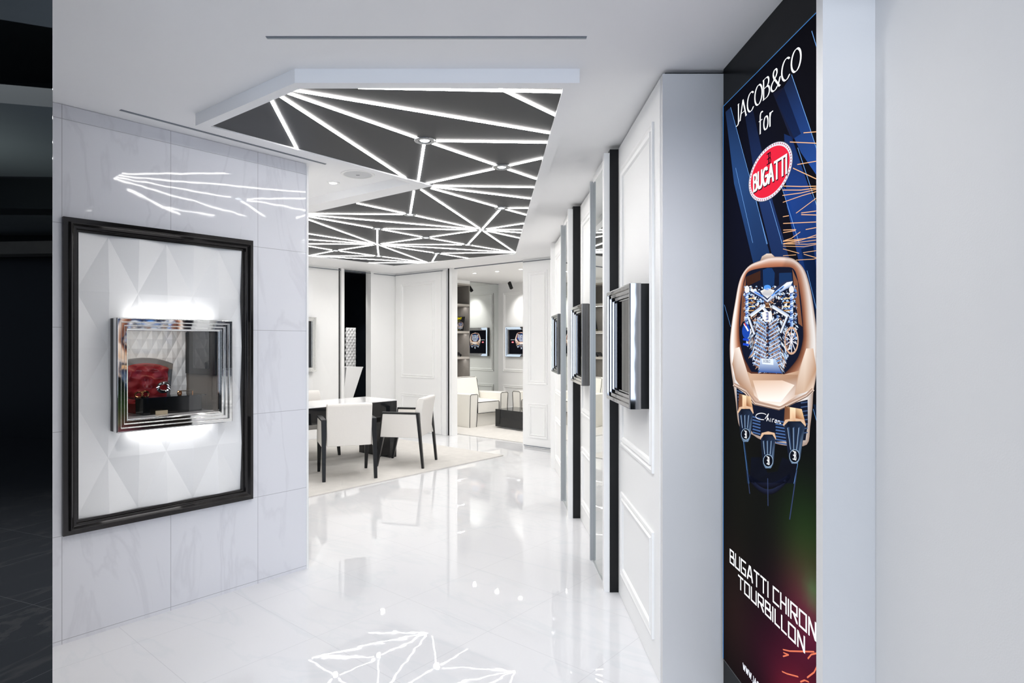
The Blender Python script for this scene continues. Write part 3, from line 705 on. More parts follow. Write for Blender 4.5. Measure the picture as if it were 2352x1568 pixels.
    # script word
    s = [[(310+math.cos(t)*36-4, 1136-math.sin(t)*20) for t in [k*.3 for k in range(2, 16)]]+[(322, 1158)],
         [(330, 1152), (352, 1120), (340, 1166), (350, 1148), (358, 1168)], [(366, 1150), (366, 1170)], [(376, 1172), (378, 1154), (388, 1154)],
         [(398, 1158), (392, 1174), (402, 1178), (406, 1162), (398, 1158)], [(412, 1180), (415, 1164), (424, 1166), (424, 1182), (432, 1180)]]
    for pl in s: stroke(p, [k2(*q) for q in pl], .0013, .0011, (250, 250, 255), L0+8)
    # three crowns
    for cx, y0, y1, w0, w1 in ((205, 1050, 1300, 46, 38), (350, 1215, 1470, 46, 42), (520, 1130, 1440, 66, 44)):
        if cx != 350:
            p.poly([k2(cx-w0*.95, y0-60), k2(cx+w0*.7, y0-40), k2(cx+w0*1.1, y0+60), k2(cx-w0*1.05, y0+60)], [(110, 72, 50), (240, 205, 160), (180, 120, 80), (120, 76, 54)], L0+8)
            p.poly([k2(cx-w0*.45, y0-52), k2(cx+w0*.1, y0-46), k2(cx+w0*.1, y0+60), k2(cx-w0*.45, y0+60)], [(250, 225, 190), (250, 225, 190), (200, 140, 95), (230, 190, 150)], L0+9)
        p.poly([k2(cx-w0*1.15, y0+60), k2(cx-w0*.9, y0+28), k2(cx, y0+18), k2(cx+w0*.9, y0+28), k2(cx+w0*1.12, y0+64), k2(cx+w0*.8, y0+90), k2(cx-w0*.8, y0+90)], (215, 180, 150), L0+9)
        p.poly([k2(cx-w0*1.02, y0+66), k2(cx-w0*.6, y0+38), k2(cx+w0*.6, y0+38), k2(cx+w0*1.02, y0+68), k2(cx+w1*.85, y1-30), k2(cx+w1*.4, y1), k2(cx-w1*.4, y1), k2(cx-w1*.85, y1-30)],
               [(30, 42, 66), (14, 20, 34), (14, 20, 34), (36, 50, 74), (18, 26, 44), (110, 135, 165), (110, 135, 165), (18, 26, 44)], L0+10)
        for dx in (-.55, 0, .55):
            seg((cx+w0*dx, y0+75), (cx+w1*dx*.8, y1-85), w0*.22, (58, 82, 120), 11, (8, 12, 22))
            seg((cx+w0*dx-w0*.14, y0+80), (cx+w1*dx*.8-w0*.1, y1-90), 2.5, (170, 195, 220), 12)
        p.poly([k2(cx+w1*.78*math.cos(t*PI/8), y1-48+w1*1.0*math.sin(t*PI/8)) for t in range(16)], (150, 175, 200), L0+12)
        p.poly([k2(cx+w1*.70*math.cos(t*PI/8), y1-48+w1*.9*math.sin(t*PI/8)) for t in range(16)], (10, 14, 24), L0+13)
        mono(p, *k2(cx, y1-48+22), .025, (250, 252, 255), L0+14)
def mono(p, x, y, h, col, layer):                       # the back-to-back E and B mark, centred at x on baseline y
    k = h*.42; t = h*.055
    for pl in ([(-k, h), (-t, h), (-t, 0), (-k, 0)], [(-t, h*.5), (-k*.8, h*.5)], [(t, h), (k*.7, h), (k*.85, h*.75), (k*.7, h*.5), (t, h*.5)], [(k*.7, h*.5), (k*.95, h*.25), (k*.75, 0), (t, 0), (t, h)]):
        stroke(p, [(x+a, y+b_) for a, b_ in pl], t*1.1, t, col, layer)

scr = empty('advert_screen', (XS, YC, SB0), 0)
tag(scr, 'tall lit advertising screen with a large rose gold watch, in the black wall', 'screen')
MB().box(.0005, .012, -SW-.006, SW+.006, -.006, SB1-SB0+.006).build('bezel', M['black'], scr)
for a in (SW+.001,):
    MB().box(-.0015, .0005, a, a+.002, 0, SB1-SB0).build('edge_light', M['bluelight'], scr)
MB().box(-.0015, .0005, -SW, SW, SB1-SB0, SB1-SB0+.0015).build('edge_light', M['bluelight'], scr)
p = Paint()
# ground: near black with coloured haze low down
nx_, nz_ = 24, 60; rg = random.Random(5)
def bgc(a, b):
    c = [7, 6, 9]
    def add(ca, cb, ra, rb, col):
        g = math.exp(-((a-ca)/ra)**2-((b-cb)/rb)**2)
        for i in range(3): c[i] += col[i]*g
    add(.30, .82, .20, .22, (22, 46, 12)); add(.32, .62, .2, .16, (70, 8, 34)); add(.15, .35, .3, .2, (40, 6, 22)); add(.3, .25, .2, .16, (96, 20, 14))
    add(-.2, .9, .25, .5, (10, 12, 4)); add(-.3, .35, .2, .3, (20, 12, 8)); add(-.1, 1.9, .4, .5, (4, 8, 22)); add(.34, .70, .06, .05, (0, 50, 20))
    return tuple(c)
for i in range(nx_):
    for j in range(nz_):
        a0, a1 = -SW+2*SW*i/nx_, -SW+2*SW*(i+1)/nx_; b0, b1 = SB0+(SB1-SB0)*j/nz_, SB0+(SB1-SB0)*(j+1)/nz_
        p.poly([(a0, b0), (a1, b0), (a1, b1), (a0, b1)], [bgc(a0, b0), bgc(a1, b0), bgc(a1, b1), bgc(a0, b1)], 0)
def clip(poly):                                         # keep inside the screen
    return [(max(-SW+.001, min(SW-.001, a)), max(SB0+.001, min(SB1-.001, b))) for a, b in poly]
# blue beams
for pts, c0, c1 in (([(75, 720), (108, 690), (220, 1110), (345, 1568), (215, 1568), (130, 1180)], (22, 34, 62), (40, 78, 132)),
                    ([(200, 740), (250, 700), (380, 1300), (470, 1568), (350, 1568), (290, 1300)], (14, 18, 36), (28, 50, 96)),
                    ([(400, 640), (500, 480), (600, 770), (702, 1060), (702, 1180), (560, 980)], (26, 38, 66), (34, 90, 190)),
                    ([(452, 860), (500, 880), (620, 1230), (702, 1420), (702, 1568), (540, 1568), (470, 1330)], (18, 34, 70), (24, 56, 120)),
                    ([(380, 600), (450, 560), (560, 860), (500, 900)], (22, 24, 44), (20, 38, 78)),
                    ([(445, 1200), (470, 1220), (555, 1568), (500, 1568)], (16, 26, 60), (30, 70, 150))):
    pts = [(x+110, y+420) if y == 1568 else (x, y) for x, y in pts]; p.poly(clip([k1(*q) for q in pts]), [tuple(v*(.6+.75*(q[1]/1568)) for v in lerp(c0, c1, (min(q[1], 1568)-480)/1088)) if q[1] < 1900 else (18, 38, 76) for q in pts], 1)
for pts in ([(108, 690), (225, 1120), (345, 1568)], [(500, 480), (610, 800), (702, 1085)], [(630, 200), (702, 440)], [(270, 1280), (340, 1568)], [(360, 1290), (440, 1568)], [(440, 1210), (550, 1568)], [(540, 950), (700, 1440)], [(140, 1080), (250, 1560)]):
    stroke(p, [k1(*q) for q in pts], .0012, .0006, (110, 160, 225), 2)
# lower beams around the watch
for pts, c in (([(560, 60), (640, 40), (700, 520), (700, 700), (668, 600)], (18, 38, 74)), ([(640, 1060), (665, 1060), (700, 1240), (700, 1300)], (18, 44, 84)),
               ([(190, 1300), (200, 1300), (230, 1568), (215, 1568)], (40, 70, 112)), ([(240, 1400), (300, 1400), (345, 1500), (410, 1490), (440, 1400), (540, 1440), (520, 1568), (230, 1560)], (18, 24, 42))):
    p.poly(clip([k2(*q) for q in pts]), [lerp(tuple(v*.7 for v in c), (8, 10, 18), .5 if i_ % 2 else 0) for i_ in range(len(pts))], 1)
for pts in ([(190, 1300), (225, 1568)], [(540, 1440), (515, 1568)], [(640, 1090), (700, 1310)], [(600, 200), (690, 570)], [(68, 420), (108, 560)]): stroke(p, [k2(*q) for q in pts], .001, .0006, (100, 150, 210), 2)
# reflected arcs low down
for r_, c in ((1, (30, 36, 60)), (.6, (22, 26, 46))):
    pts = [(245+(k/12)*320, 60+math.sin(k/12*PI)*120*r_) for k in range(13)]
    for a, b_ in zip(pts[:-1], pts[1:]): p.poly([k3(a[0], a[1]-40), k3(b_[0], b_[1]-40), k3(*b_), k3(*a)], [c, c, (10, 10, 18), (10, 10, 18)], 1)
for pts in ([(245, 0), (265, 170)], [(612, 0), (560, 360)], [(398, 60), (400, 260)]): stroke(p, [k3(*q) for q in pts], .003, .001, (50, 62, 96), 2)
# sparks
for pts in ([(578, 853), (702, 842)], [(490, 911), (702, 920)], [(538, 1056), (702, 1026)], [(510, 1084), (702, 1170)], [(442, 1193), (560, 1198), (676, 1194)], [(442, 1224), (560, 1222), (680, 1207)], [(442, 1256), (560, 1240), (690, 1212)],
            [(445, 1302), (570, 1258), (700, 1218)], [(530, 1368), (640, 1290), (700, 1240)], [(563, 1371), (702, 1350)], [(563, 1382), (702, 1386)], [(445, 1391), (482, 1388)], [(447, 1438), (702, 1422)], [(592, 1473), (702, 1456)],
            [(447, 1476), (528, 1476)], [(447, 1494), (525, 1484)], [(447, 1546), (500, 1530), (555, 1489)], [(447, 1564), (560, 1545), (700, 1497)]):
    pts = [(x, y+rg.uniform(-3, 3)) for x, y in pts]; stroke(p, [k1(*q) for q in pts], .0009, .0010, (255, 190, 140), 3)
for pts in ([(446, 12), (560, 2)], [(446, 28), (600, 30), (698, 20)], [(446, 42), (580, 46), (698, 24)], [(446, 60), (548, 88)], [(575, 84), (640, 74), (700, 66)], [(580, 94), (672, 120)], [(446, 104), (528, 98)], [(530, 132), (640, 126), (698, 110)], [(446, 8), (700, -20)], [(446, 30), (700, -2)]):
    stroke(p, [k2(*q) for q in pts], .0008, .0008, (235, 180, 130), 3)
for pts in ([(512, 1322), (560, 1333), (740, 1338)], [(515, 1345), (552, 1360), (512, 1372)], [(695, 1388), (720, 1358), (782, 1344)], [(505, 1484), (540, 1500), (622, 1522)], [(690, 1528), (740, 1490), (768, 1434)], [(640, 1560), (670, 1548), (700, 1560)]):
    stroke(p, [k3(*q) for q in pts], .0022, .0014, (225, 120, 90), 3)
paint_watch(p, 4)
WH = (250, 252, 255)
text(p, 'JACOB&CO', -.247, 2.302, .505, .070, .0046, .0011, WH, 20, .13, serif=True)
text(p, 'for', -.040, 2.192, .105, .075, .0044, .0012, WH, 20, .16, serif=False)
ecx, ecz, erx, erz = YC-2.152, 2.035, .170, .094
def ell(k): return [(ecx+erx*k*math.cos(t*PI/24), ecz+erz*(k if k > .9 else k*.98)*math.sin(t*PI/24)) for t in range(48)]
p.poly(ell(1.0), (70, 70, 84), 20); p.poly(ell(.98), (226, 226, 236), 21); p.poly(ell(.88), (228, 36, 62), 23)
for t in range(56):
    a = t*2*PI/56; p.poly([(ecx+erx*.93*math.cos(a)+dx*.0042, ecz+erz*.935*math.sin(a)+dz*.0036) for dx, dz in ((-1, 0), (0, -1), (1, 0), (0, 1))], (170, 60, 90), 22)
text(p, 'BUGATTI', ecx-.124+.004, 2.000-.004, .25, .058, .0066, .0046, (20, 8, 20), 24, .2)
text(p, 'BUGATTI', ecx-.124, 2.000, .25, .058, .0058, .0040, (255, 255, 255), 25, .2)
mono(p, ecx, 2.066, .036, (20, 10, 24), 25)
text(p, 'BUGATTI CHIRON', -.310, .567, .655, .050, .0042, .0034, WH, 20, .22, SQ, space=.12)
text(p, 'TOURBILLON', -.226, .499, .505, .046, .0042, .0034, WH, 20, .22, SQ)
text(p, 'WWW.JACOBANDCO.COM', -.183, .205, .366, .022, .0022, .0016, (235, 238, 250), 20, .25)
me = p.mesh('picture', lambda a, b, l: (-.0006-l*.00003, -a, b-SB0)); me.materials.append(M['screen'])
o = bpy.data.objects.new('picture', me); COL.objects.link(o); o.parent = scr

# --- black mirror panel at the far left
bp_ = empty('black_panel', (-1.75, 1.62, 0)); tag(bp_, 'black mirror-glass wall panel at the left edge, reflecting the dark mall', 'wall panel')
MB().box(-.60, .612, 0, .0005, 0, 3.2).build('sheet', M['blackmirror'], bp_)

# ------------------------------------------------------------------ mall behind the viewer (seen only mirrored in the black panel)
def mir(x, v): return (x, 3.24-v)
def mpoly(pts): return [mir(*q) for q in pts]
st(MB().prism(mpoly([(-14, 9.5), (10, 9.5), (10, 9.7), (-14, 9.7)]), 0, 6).build('wall_mall', M['malldark']))
st(MB().prism([(-14, -9), (9, -9), (9, 1.0), (-14, 1.0)], 5.4, 5.5).build('ceiling', M['malldark']))
def arcband(name, r0, r1, z0, z1, mat, c=(-12, -2), a0=-60, a1=60, n=40):
    b = MB()
    for k in range(n):
        t0 = math.radians(a0+(a1-a0)*k/n); t1 = math.radians(a0+(a1-a0)*(k+1)/n)
        q = [(c[0]+r*math.cos(t), c[1]+r*math.sin(t)) for r, t in ((r0, t0), (r1, t0), (r1, t1), (r0, t1))]
        b.hexa([(x, y, z0) for x, y in q], [(x, y, z1) for x, y in q])
    return st(b.build(name, mat))
def vbox(name, x0, x1, v0, v1, z0, z1, mat):
    return MB().prism(mpoly([(x0, v0), (x1, v0), (x1, v1), (x0, v1)]), z0, z1).build(name, mat)
st(MB().prism(mpoly([(-9, 9.2), (-3, 8.6), (-3, 8.9), (-9, 9.5)]), 2.72, 2.9).build('trim_20', M['mallstone']))
st(MB().prism(mpoly([(-9, 7.6), (-3, 7.6), (-3, 9.4), (-9, 9.4)]), 3.06, 3.2).build('trim_21', M['mallgrey']))
st(MB().prism(mpoly([(-9, 7.0), (-3, 7.4), (-3, 7.7), (-9, 7.5)]), 3.0, 3.35).build('trim_22', M['malldark']))
st(MB().prism(mpoly([(-9, 3.6), (-2.2, 5.4), (-2.2, 7.3), (-9, 7.0)]), 3.35, 3.5).build('trim_23', M['mallgrey']))
st(MB().prism(mpoly([(-6, 2.0), (-1.2, 3.3), (-2.2, 4.6), (-6, 3.0)]), 3.6, 3.75).build('trim_24', M['mallgrey']))
area('mall_soffit_fill', (-5.2, -2.5, 2.3), (math.radians(200), 0, 0), 1.2, .8, 4, (.9, 1, .95))  # unseen upward lamp added to light the soffit undersides
area('mall_fill_lamp', (-4.5, -2.0, 5.2), (0, 0, 0), 2.5, 2.5, 170, (1, .98, .96))  # unseen lamp added to brighten the mirrored mall floor
shop = empty('shop_window', (-6.1, -6.1, 0)); tag(shop, 'dark shop window across the mall', 'shop window')
MB().box(-.9, .9, -.05, 0, 0, 2.6).build('frame', M['malldark'], shop)
MB().box(-.35, .3, .0, .02, 1.0, 2.4).build('pane', M['darkglass'], shop)

# ------------------------------------------------------------------ back walls
Q = (-1.58, 10.46)
def bw(s, d=0): return (Q[0]+UY*s+UX*d, Q[1]-UX*s+UY*d)
LB = (*Q, 0)
TH = .12
# left-back wall (local x = u, negative towards the viewer)
b = MB(); b.box(-6, -1.14, 0, TH, 0, CEIL); b.box(-.53, .0, 0, TH, 0, CEIL)
b.box(-1.10, -1.043, -.012, TH, 0, CEIL)
st(b.build('wall_back_left', M['panelwhite'], loc=LB, rz=ROT_U))
st(MB().box(-1.14, -1.10, .03, TH, 0, CEIL).build('trim_25', M['blackmat'], loc=LB, rz=ROT_U))
st(MB().box(-.53, -.475, -.012, 0, 0, 2.575).build('trim_26', M['panelwhite'], loc=LB, rz=ROT_U))
st(MB().box(-6, -.0, -.010, 0, 2.553, 2.562).build('trim_27', M['slot'], loc=LB, rz=ROT_U))
# faintly pyramided white board left of the black gap
me = quilt_mesh(-2.9, -1.145, .01, 2.55, -1.9, 1.5, .3, .6, .010); me.materials.append(M['panelwhite'])
q = bpy.data.objects.new('wall_covering', me); COL.objects.link(q); q.location = (*uw(Q, 0, 0), 0); q.rotation_euler = (0, 0, ROT_U)
tag(q, 'white wall board with faint pyramid folds behind the desk', 'wall panel')
# dark niche
b = MB(); b.box(-1.6, .6, 1.5, 1.56, 0, CEIL); b.box(-1.66, -1.6, TH, 1.5, 0, CEIL)
b.box(.04, .1, TH, 1.5, 0, CEIL)
b.box(-1.6, .04, TH, 1.5, 2.55, CEIL-.001)
st(b.build('wall_niche', M['darkglass'], loc=LB, rz=ROT_U))
pd = empty('display_pedestal', (*uw(Q, -.66, .36), 0), ROT_U); tag(pd, 'white faceted display pedestal widening upwards in the dark niche behind the desk', 'pedestal')
MB().hexa([(-.25, -.05, 0), (-.20, -.05, 0), (-.20, .12, 0), (-.25, .12, 0)], [(-.22, -.2, 1.03), (.10, -.2, 1.03), (.10, .2, 1.03), (-.22, .2, 1.03)]).build('body', M['white'], pd)
MB().box(-.225, .105, -.205, .205, 1.03, 1.045).build('top', M['desktop'], pd)
b = MB().prism_y([(-.16, .2), (.0, .1), (.12, .95), (-.02, .95)], -.2005, -.196)
me = quilt_mesh(-.36, -.16, 1.0, 1.70, -.3, 1.2, .035, .05, .012); me.materials.append(M['quilt'])
q = bpy.data.objects.new('quilted_screen', me); COL.objects.link(q); q.location = (*uw(Q, .04, .95), 0); q.rotation_euler = (0, 0, ROT_U)
q.modifiers.new('s', 'SOLIDIFY').thickness = .03
tag(q, 'small upright white quilted board glowing in the dark niche behind the pedestal', 'wall panel')
spot('niche_beam', (*uw(Q, -.55, .30), 2.5), 30, ang=70)
spot('niche_beam', (*uw(Q, -.3, .62), 2.4), 14, ang=60, rot=(math.radians(15), 0, ROT_U))
# showcase on the white board at the picture's marble edge
c = chrome_case(.60, .80, .09, .06, ROT_U, (*uw(Q, -1.90, -.012), 1.015)); tag(c, 'tall chrome-framed showcase on the back wall, half hidden behind the marble wall edge', 'display case')
MB().box(-.24, .24, -.05, -.047, .06, .74).build('back_panel', M['darkglass'], c)

# wall facing the viewer with the lounge opening (local x = viewer's right)
b = MB(); b.box(0, 1.105, 0, TH, 0, CEIL); b.box(1.105, 1.22, 0, TH, 0, CEIL); b.box(1.268, 1.325, 0, TH, 0, CEIL)
b.box(2.712, 4.6, 0, TH, 0, CEIL)
st(b.build('wall_back', M['panelwhite'], loc=LB, rz=ROT_W))
st(MB().box(1.22, 1.268, .02, TH, 0, CEIL).build('trim_28', M['blackmat'], loc=LB, rz=ROT_W))
board(.02, 1.105, ROT_W, (*bw(0, -.02), 0), '29', 2.553, .14)
board(2.75, 3.22, ROT_W, (*bw(0, -.02), 0), '30', 2.553, .07)
st(MB().box(1.14, 1.22, -.022, 0, 0, 2.56).build('trim_31', M['panelwhite'], loc=LB, rz=ROT_W))
st(MB().box(0, 1.14, -.012, 0, 2.556, 2.566).build('trim_32', M['slot'], loc=LB, rz=ROT_W))
st(MB().box(2.72, 3.4, -.012, 0, 2.556, 2.566).build('trim_33', M['slot'], loc=LB, rz=ROT_W))
st(MB().box(2.75, 3.22, -.032, -.018, .02, .028).build('trim_34', M['slot'], loc=LB, rz=ROT_W))
st(MB().box(1.325, 2.712, .05, .07, CEIL-.012, CEIL).build('trim_35', M['slot'], loc=LB, rz=ROT_W))

# ------------------------------------------------------------------ lounge
K = (.17, 12.30); LK = (*K, 0)
st(MB().box(0, 4.2, 0, .1, 0, CEIL).build('wall_lounge', M['white'], loc=LK, rz=ROT_W))
board(.0, 1.9, ROT_W, (*K, 0), '36', 2.48, .12)
st(MB().box(4.1, 4.2, -2.7, 0, 0, CEIL).build('wall_lounge_right', M['white'], loc=LK, rz=ROT_W))
mm = MB().box(-.827, 0, 0, .02, .0, 2.575).build('mirror_panel', M['mirror'], loc=LK, rz=ROT_U)
tag(mm, 'large wall mirror between the taupe shelves and the lounge corner', 'mirror')
st(MB().box(-.83, 0, .02, .1, 0, CEIL).build('wall_lounge_left', M['white'], loc=LK, rz=ROT_U))
st(MB().box(-2.5, -1.70, 0, .1, 0, CEIL).build('wall_lounge_left', M['white'], loc=LK, rz=ROT_U))
sh = empty('shelf_unit', (*uw(K, -1.27, 0), 0), ROT_U); tag(sh, 'tall taupe open shelf unit with lit shelves left of the lounge mirror', 'shelf')
SHD = .30
b = MB(); b.box(-.44, .44, SHD, SHD+.02, 0, 2.50); b.box(-.44, -.42, 0, SHD, 0, 2.50); b.box(.42, .44, 0, SHD, 0, 2.50); b.build('carcass', M['shelf'], sh)
MB().box(-.44, .44, -.01, SHD, 2.50, 2.53).build('top_rail', M['shelfedge'], sh)
MB().box(-.44, .44, -.005, SHD, 2.53, CEIL).build('fascia', M['white'], sh)
shz = []
for py in (702, 763, 821, 880):
    zz = EYE+(CY-py)*11.75/F; shz.append(zz)
    s_ = MB().box(-.42, .42, -.012, SHD, zz-.02, zz+.02).build('shelf', M['shelfedge'], sh)
    l = bpy.data.lights.new('shelf_lamp', 'AREA'); l.shape = 'RECTANGLE'; l.size = .8; l.size_y = .015; l.energy = .5; l.color = (1, .97, .93)
    lo = bpy.data.objects.new('shelf_lamp', l); COL.objects.link(lo); lo.parent = sh; lo.location = (0, .10, zz-.025)
# magazine and model car on the shelves
mg = empty('magazine', (*uw(K, -1.27+.30, .12), shz[1]+.021), ROT_W+.15); tag(mg, 'black magazine with yellow title standing on the second shelf', 'magazine')
b = MB().prism_x([(-.03, 0), (-.024, 0), (.034, .27), (.028, .27)], -.095, .095); b.build('pages', M['black'], mg)
p = Paint()
text(p, 'GMT', -.07, .222, .095, .032, .005, .004, (245, 225, 30), 3, .2)
p.poly([(-.06, .19), (.0, .19), (.0, .194), (-.06, .194)], (200, 190, 60), 3); p.poly([(-.06, .175), (-.01, .175), (-.01, .178), (-.06, .178)], (180, 170, 60), 3); p.poly([(-.08, .02), (0, .02), (0, .03), (-.08, .03)], (150, 140, 60), 3)
sv = k2
def k2(x, y): a, b_ = sv(x, y); return (a*.19+.015, (b_-1.4)*.19+.105)
paint_watch(p, 4)
k2 = sv
me = p.mesh('cover_print', lambda a, b_, l: (a, -.031+b_*.058/.27*1.0-.0005-l*.00003, b_)); me.materials.append(M['pageprint'])
o = bpy.data.objects.new('cover_print', me); COL.objects.link(o); o.parent = mg
cr = empty('model_car', (*uw(K, -1.27+.19, .12), shz[2]+.021), ROT_U+.3); tag(cr, 'small black model car on the third shelf', 'model car')
MB().prism_y([(-.14, .02), (-.145, .045), (-.08, .055), (-.04, .085), (.04, .085), (.09, .055), (.14, .045), (.14, .02)], -.055, .055).build('body', M['black'], cr, bevel=.01)
for sx in (-.085, .085):
    for sy in (-.056, .056):
        b = MB().lathe([(.024, -.008), (.026, 0), (.024, .008)], 16); b.v = [(x+sx, z+sy, y+.026) for x, y, z in b.v]; b.build('wheel', M['blackmat'], cr)
# framed wall screen with the watch picture
fs = chrome_case(.80, .572, .07, .055, ROT_W, (*(K[0]+UY*.637, K[1]-UX*.637), 1.165), 'chrome_dark_reflect'); fs.name = 'framed_screen'
tag(fs, 'chrome-framed screen with a watch picture on the white lounge wall', 'screen')
for ch in list(fs.children):
    if ch.name.startswith('glass'): bpy.data.objects.remove(ch)
p = Paint(); p.poly([(-.345, 0), (.345, 0), (.345, .462), (-.345, .462)], (10, 11, 16), 0)
sv = k2
def k2(x, y): a, b_ = sv(x, y); return ((a+.02)*.44-.06, (b_-1.36)*.44+.245)
paint_watch(p, 4); k2 = sv
text(p, 'JACOB&CO', -.30, .268, .10, .010, .0012, .0009, (220, 222, 230), 20, .15)
p.poly([(-.25+.028*math.cos(t*PI/8), .225+.017*math.sin(t*PI/8)) for t in range(16)], (225, 50, 70), 20)
text(p, 'BUGATTI', -.272, .219, .045, .010, .0012, .0010, (255, 255, 255), 21, .25)
p.poly([(.1, .12), (.13, .11), (.16, .2), (.13, .25)], (20, 60, 160), 2)
me = p.mesh('picture', lambda a, b_, l: (a, -.028-l*.00006, b_+.055)); me.materials.append(M['screen'])
o = bpy.data.objects.new('picture', me); COL.objects.link(o); o.parent = fs
# spot on the lounge ceiling aimed at the wall
tr = empty('spotlight', (.38, 11.75, CEIL)); tag(tr, 'black cylindrical ceiling spotlight above the lounge wall', 'ceiling light')
MB().tube([(0, 0, 0), (0, 0, -.03)], .012, 10).build('stem', M['blackmat'], tr)
MB().tube([(-.012, -.02, -.025), (.03, .05, -.125)], .034, 18).build('lamp_head', M['blackmat'], tr, smooth=True)
for s_, pw in ((.62, 11), (1.7, 11)):
    loc = (K[0]+UY*s_-UX*.42, K[1]-UX*s_-UY*.42, 2.54)
    spot('wall_washer', loc, pw, ang=70, blend=1, rot=(math.radians(32), 0, ROT_W))
# armchairs
def armchair(name, loc, rz, label, W=.87, D=.80):
    """origin at front-left floor corner as seen from the front; x right, y backwards"""
    r = empty(name, loc, rz); tag(r, label, 'armchair', 'piped lounge armchairs')
    A = .165; H = .576
    for i, x0 in enumerate((0, W-A)):
        fl = .012
        am = MB().hexa([(x0, .0, 0), (x0+A, .0, 0), (x0+A, D, 0), (x0, D, 0)], [(x0-fl, -.03, H), (x0+A+fl, -.03, H), (x0+A, D-.04, H-.02), (x0, D-.04, H-.02)]).build('arm', M['leather'], r, bevel=.018)
        rr = .0045; e = .008
        pts = [(x0+e, -.004, .012), (x0-fl+e, -.031, H-.03), (x0-fl+.03, -.033, H-.006), (x0+A+fl-.03, -.033, H-.006), (x0+A+fl-e, -.031, H-.03), (x0+A-e, -.004, .012)]
        MB().tube(pts, rr, 6).build('piping', M['blackmat'], am)
    MB().box(A, W-A, .05, D-.03, .0, .25).build('base', M['leather'], r, bevel=.01)
    se = MB().box(A+.003, W-A-.003, .0, D-.2, .22, .44).build('seat', M['leather'], r, bevel=.03)
    z0, z1 = .235, .425; x0, x1 = A+.022, W-A-.022
    MB().tube([(x0, -.003, z0+.01), (x0+.01, -.003, z0), (x1-.01, -.003, z0), (x1, -.003, z0+.01), (x1, -.002, z1-.01), (x1-.01, .0, z1), (x0+.01, .0, z1), (x0, -.002, z1-.01)], .0045, 6, True).build('piping', M['blackmat'], se)
    br_ = MB().hexa([(A, D-.30, .40), (W-A, D-.30, .40), (W-A, D, .0), (A, D, .0)], [(A+.01, D-.20, .82), (W-A-.01, D-.20, .82), (W-A-.01, D-.04, .82), (A+.01, D-.04, .82)]).build('backrest', M['leather'], r, bevel=.02)
    def bl(x, z): return (x, D-.30+.10*(z-.40)/.42-.001, z)
    x0, x1 = A+.018, W-A-.022
    MB().tube([bl(x0, .45), bl(x0, .79), (x0+.03, D-.195, .815), (x1-.03, D-.195, .815), bl(x1, .79), bl(x1, .45)], .0045, 6).build('piping', M['blackmat'], br_)
    return r
armchair('armchair', (-.342, 10.42, 0), math.atan2(.677, .736), 'cream leather armchair with black piping in front of the lounge mirror')
armchair('armchair', (.43, 11.20, 0), ROT_W, 'cream armchair with black piping mostly hidden behind the low black table', D=.62)
ct = empty('coffee_table', (.093, 10.47, 0), math.atan2(-.736, .677)); tag(ct, 'low black gloss block coffee table on the lounge carpet', 'coffee table')
MB().box(0, .72, 0, .48, .035, .325).build('body', M['black'], ct, bevel=.003)
MB().box(.06, .66, .06, .42, 0, .035).build('plinth', M['panelwhite'], ct)
# carpets
cp = MB().prism([bw(1.28, .20), bw(4.1, .20), bw(4.1, 2.5), bw(.15, 2.5), bw(.15, .20)], .0005, .012).build('carpet', M['carpet']); tag(cp, 'cream carpet inside the lounge behind the opening', 'carpet')
c0 = at(712, 1151.7, 0); c1 = at(1156, 1047, 0)
c0 = uw(c1, -3.65, 0)
cp = MB().prism([c0, c1, uw(c1, 0, 2.93), uw(c0, 0, 2.93)], .0005, .012).build('carpet', M['carpet']); tag(cp, 'cream carpet under the desk and white chairs', 'carpet')

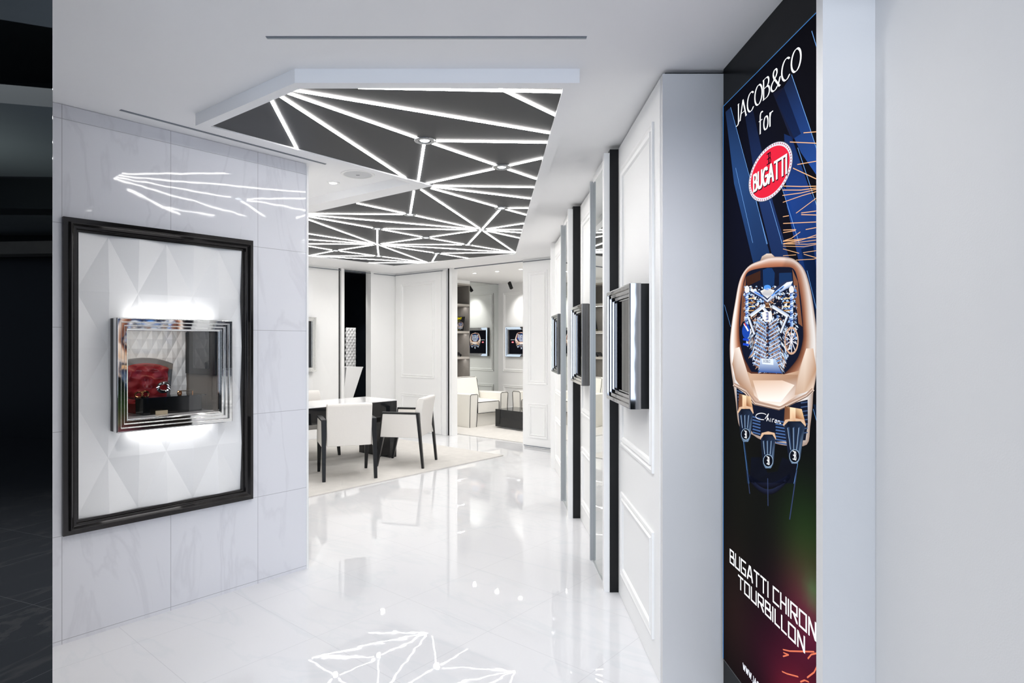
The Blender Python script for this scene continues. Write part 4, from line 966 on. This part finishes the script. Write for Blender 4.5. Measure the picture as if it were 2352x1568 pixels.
# ------------------------------------------------------------------ desk and chairs
DK = (-1.163, 7.80); CT = .0125
dk = empty('desk', (*uw(DK, -.72, .315), CT), ROT_U); tag(dk, 'black gloss desk with a white top and slab legs standing on the cream carpet', 'desk')
Hh = .73-CT
MB().box(-.72, .72, -.315, .315, Hh-.014, Hh).build('tabletop', M['desktop'], dk, bevel=.002)
MB().box(-.72, .72, -.313, .313, Hh-.20, Hh-.0145).build('apron', M['black'], dk, bevel=.002)
for x0 in (-.66, .61): MB().box(x0, x0+.105, -.31, .31, 0, Hh-.201).build('leg', M['black'], dk, bevel=.002)
def chair(loc, fdir, label):
    rz = math.atan2(fdir[1], fdir[0])-PI/2
    r = empty('office_chair', (*loc, CT), rz); tag(r, label, 'chair', 'white upholstered chairs with black legs')
    r.name = 'desk_chair'
    for s_ in (-1, 1):
        xo, xi = s_*.285, s_*.235
        MB().prism_x([(-.255, .345), (.225, .345), (.196, .612), (-.205, .612)], min(xo, xi)+.002, max(xo, xi)-.002).build('arm_panel', M['fabric'], r, bevel=.006)
        MB().prism_x([(-.235, .613), (.200, .613), (.205, .632), (-.215, .632)], min(xo, xi)-.002, max(xo, xi)+.002).build('armrest', M['blackwood'], r, bevel=.004)
        a, b_ = min(xo, xi), max(xo, xi)
        # rear leg runs from the armrest to the floor
        MB().hexa([(a+.008+(.006*s_), -.297, 0), (b_-.008+(.006*s_), -.297, 0), (b_-.008+(.006*s_), -.270, 0), (a+.008+(.006*s_), -.270, 0)],
                  [(a-.001, -.236, .630), (b_+.001, -.236, .630), (b_+.001, -.204, .630), (a-.001, -.204, .630)]).build('leg', M['blackwood'], r, bevel=.003)
        MB().hexa([(a+.010, .262, 0), (b_-.010, .262, 0), (b_-.010, .288, 0), (a+.010, .288, 0)],
                  [(a+.002, .185, .345), (b_-.002, .185, .345), (b_-.002, .228, .345), (a+.002, .228, .345)]).build('leg', M['blackwood'], r, bevel=.003)
        MB().hexa([(a+.001, .226, .345), (b_-.001, .226, .345), (b_-.001, .234, .345), (a+.001, .234, .345)], [(a+.001, .197, .632), (b_-.001, .197, .632), (b_-.001, .205, .632), (a+.001, .205, .632)]).build('arm_edge', M['blackwood'], r)
    MB().box(-.233, .233, -.20, .225, .345, .465).build('seat', M['fabric'], r, bevel=.02)
    prof_ = [(-.235, .345), (-.245, .50), (-.262, .65), (-.285, .775), (-.278, .797), (-.225, .795), (-.195, .75), (-.175, .62), (-.165, .48), (-.165, .40)]
    MB().prism_x(prof_, -.2335, .2335).build('backrest', M['fabric'], r, bevel=.016)
    return r
chair((-1.556, 6.746), (-.36, .93), 'white chair with black legs seen from behind, nearest the marble wall edge')
chair((-.985, 7.395), (-.98, .20), 'white chair with black legs turned sideways at the right end of the desk')
chair((-2.29, 7.95), (.66, -.75), 'white chair mostly hidden on the far side of the desk')
fs_ = MB().lathe([(.05, 0), (.05, .003), (.045, .005)], 24).build('floor_socket', M['ring'], loc=(*at(866, 1051, 0), CT)); tag(fs_, 'small round metal floor socket in the carpet beside the desk', 'floor socket')
st(MB().prism([(-6, 14.9), (2.6, 14.9), (2.6, 15), (-6, 15)], 0, CEIL).build('wall_far', M['white']))
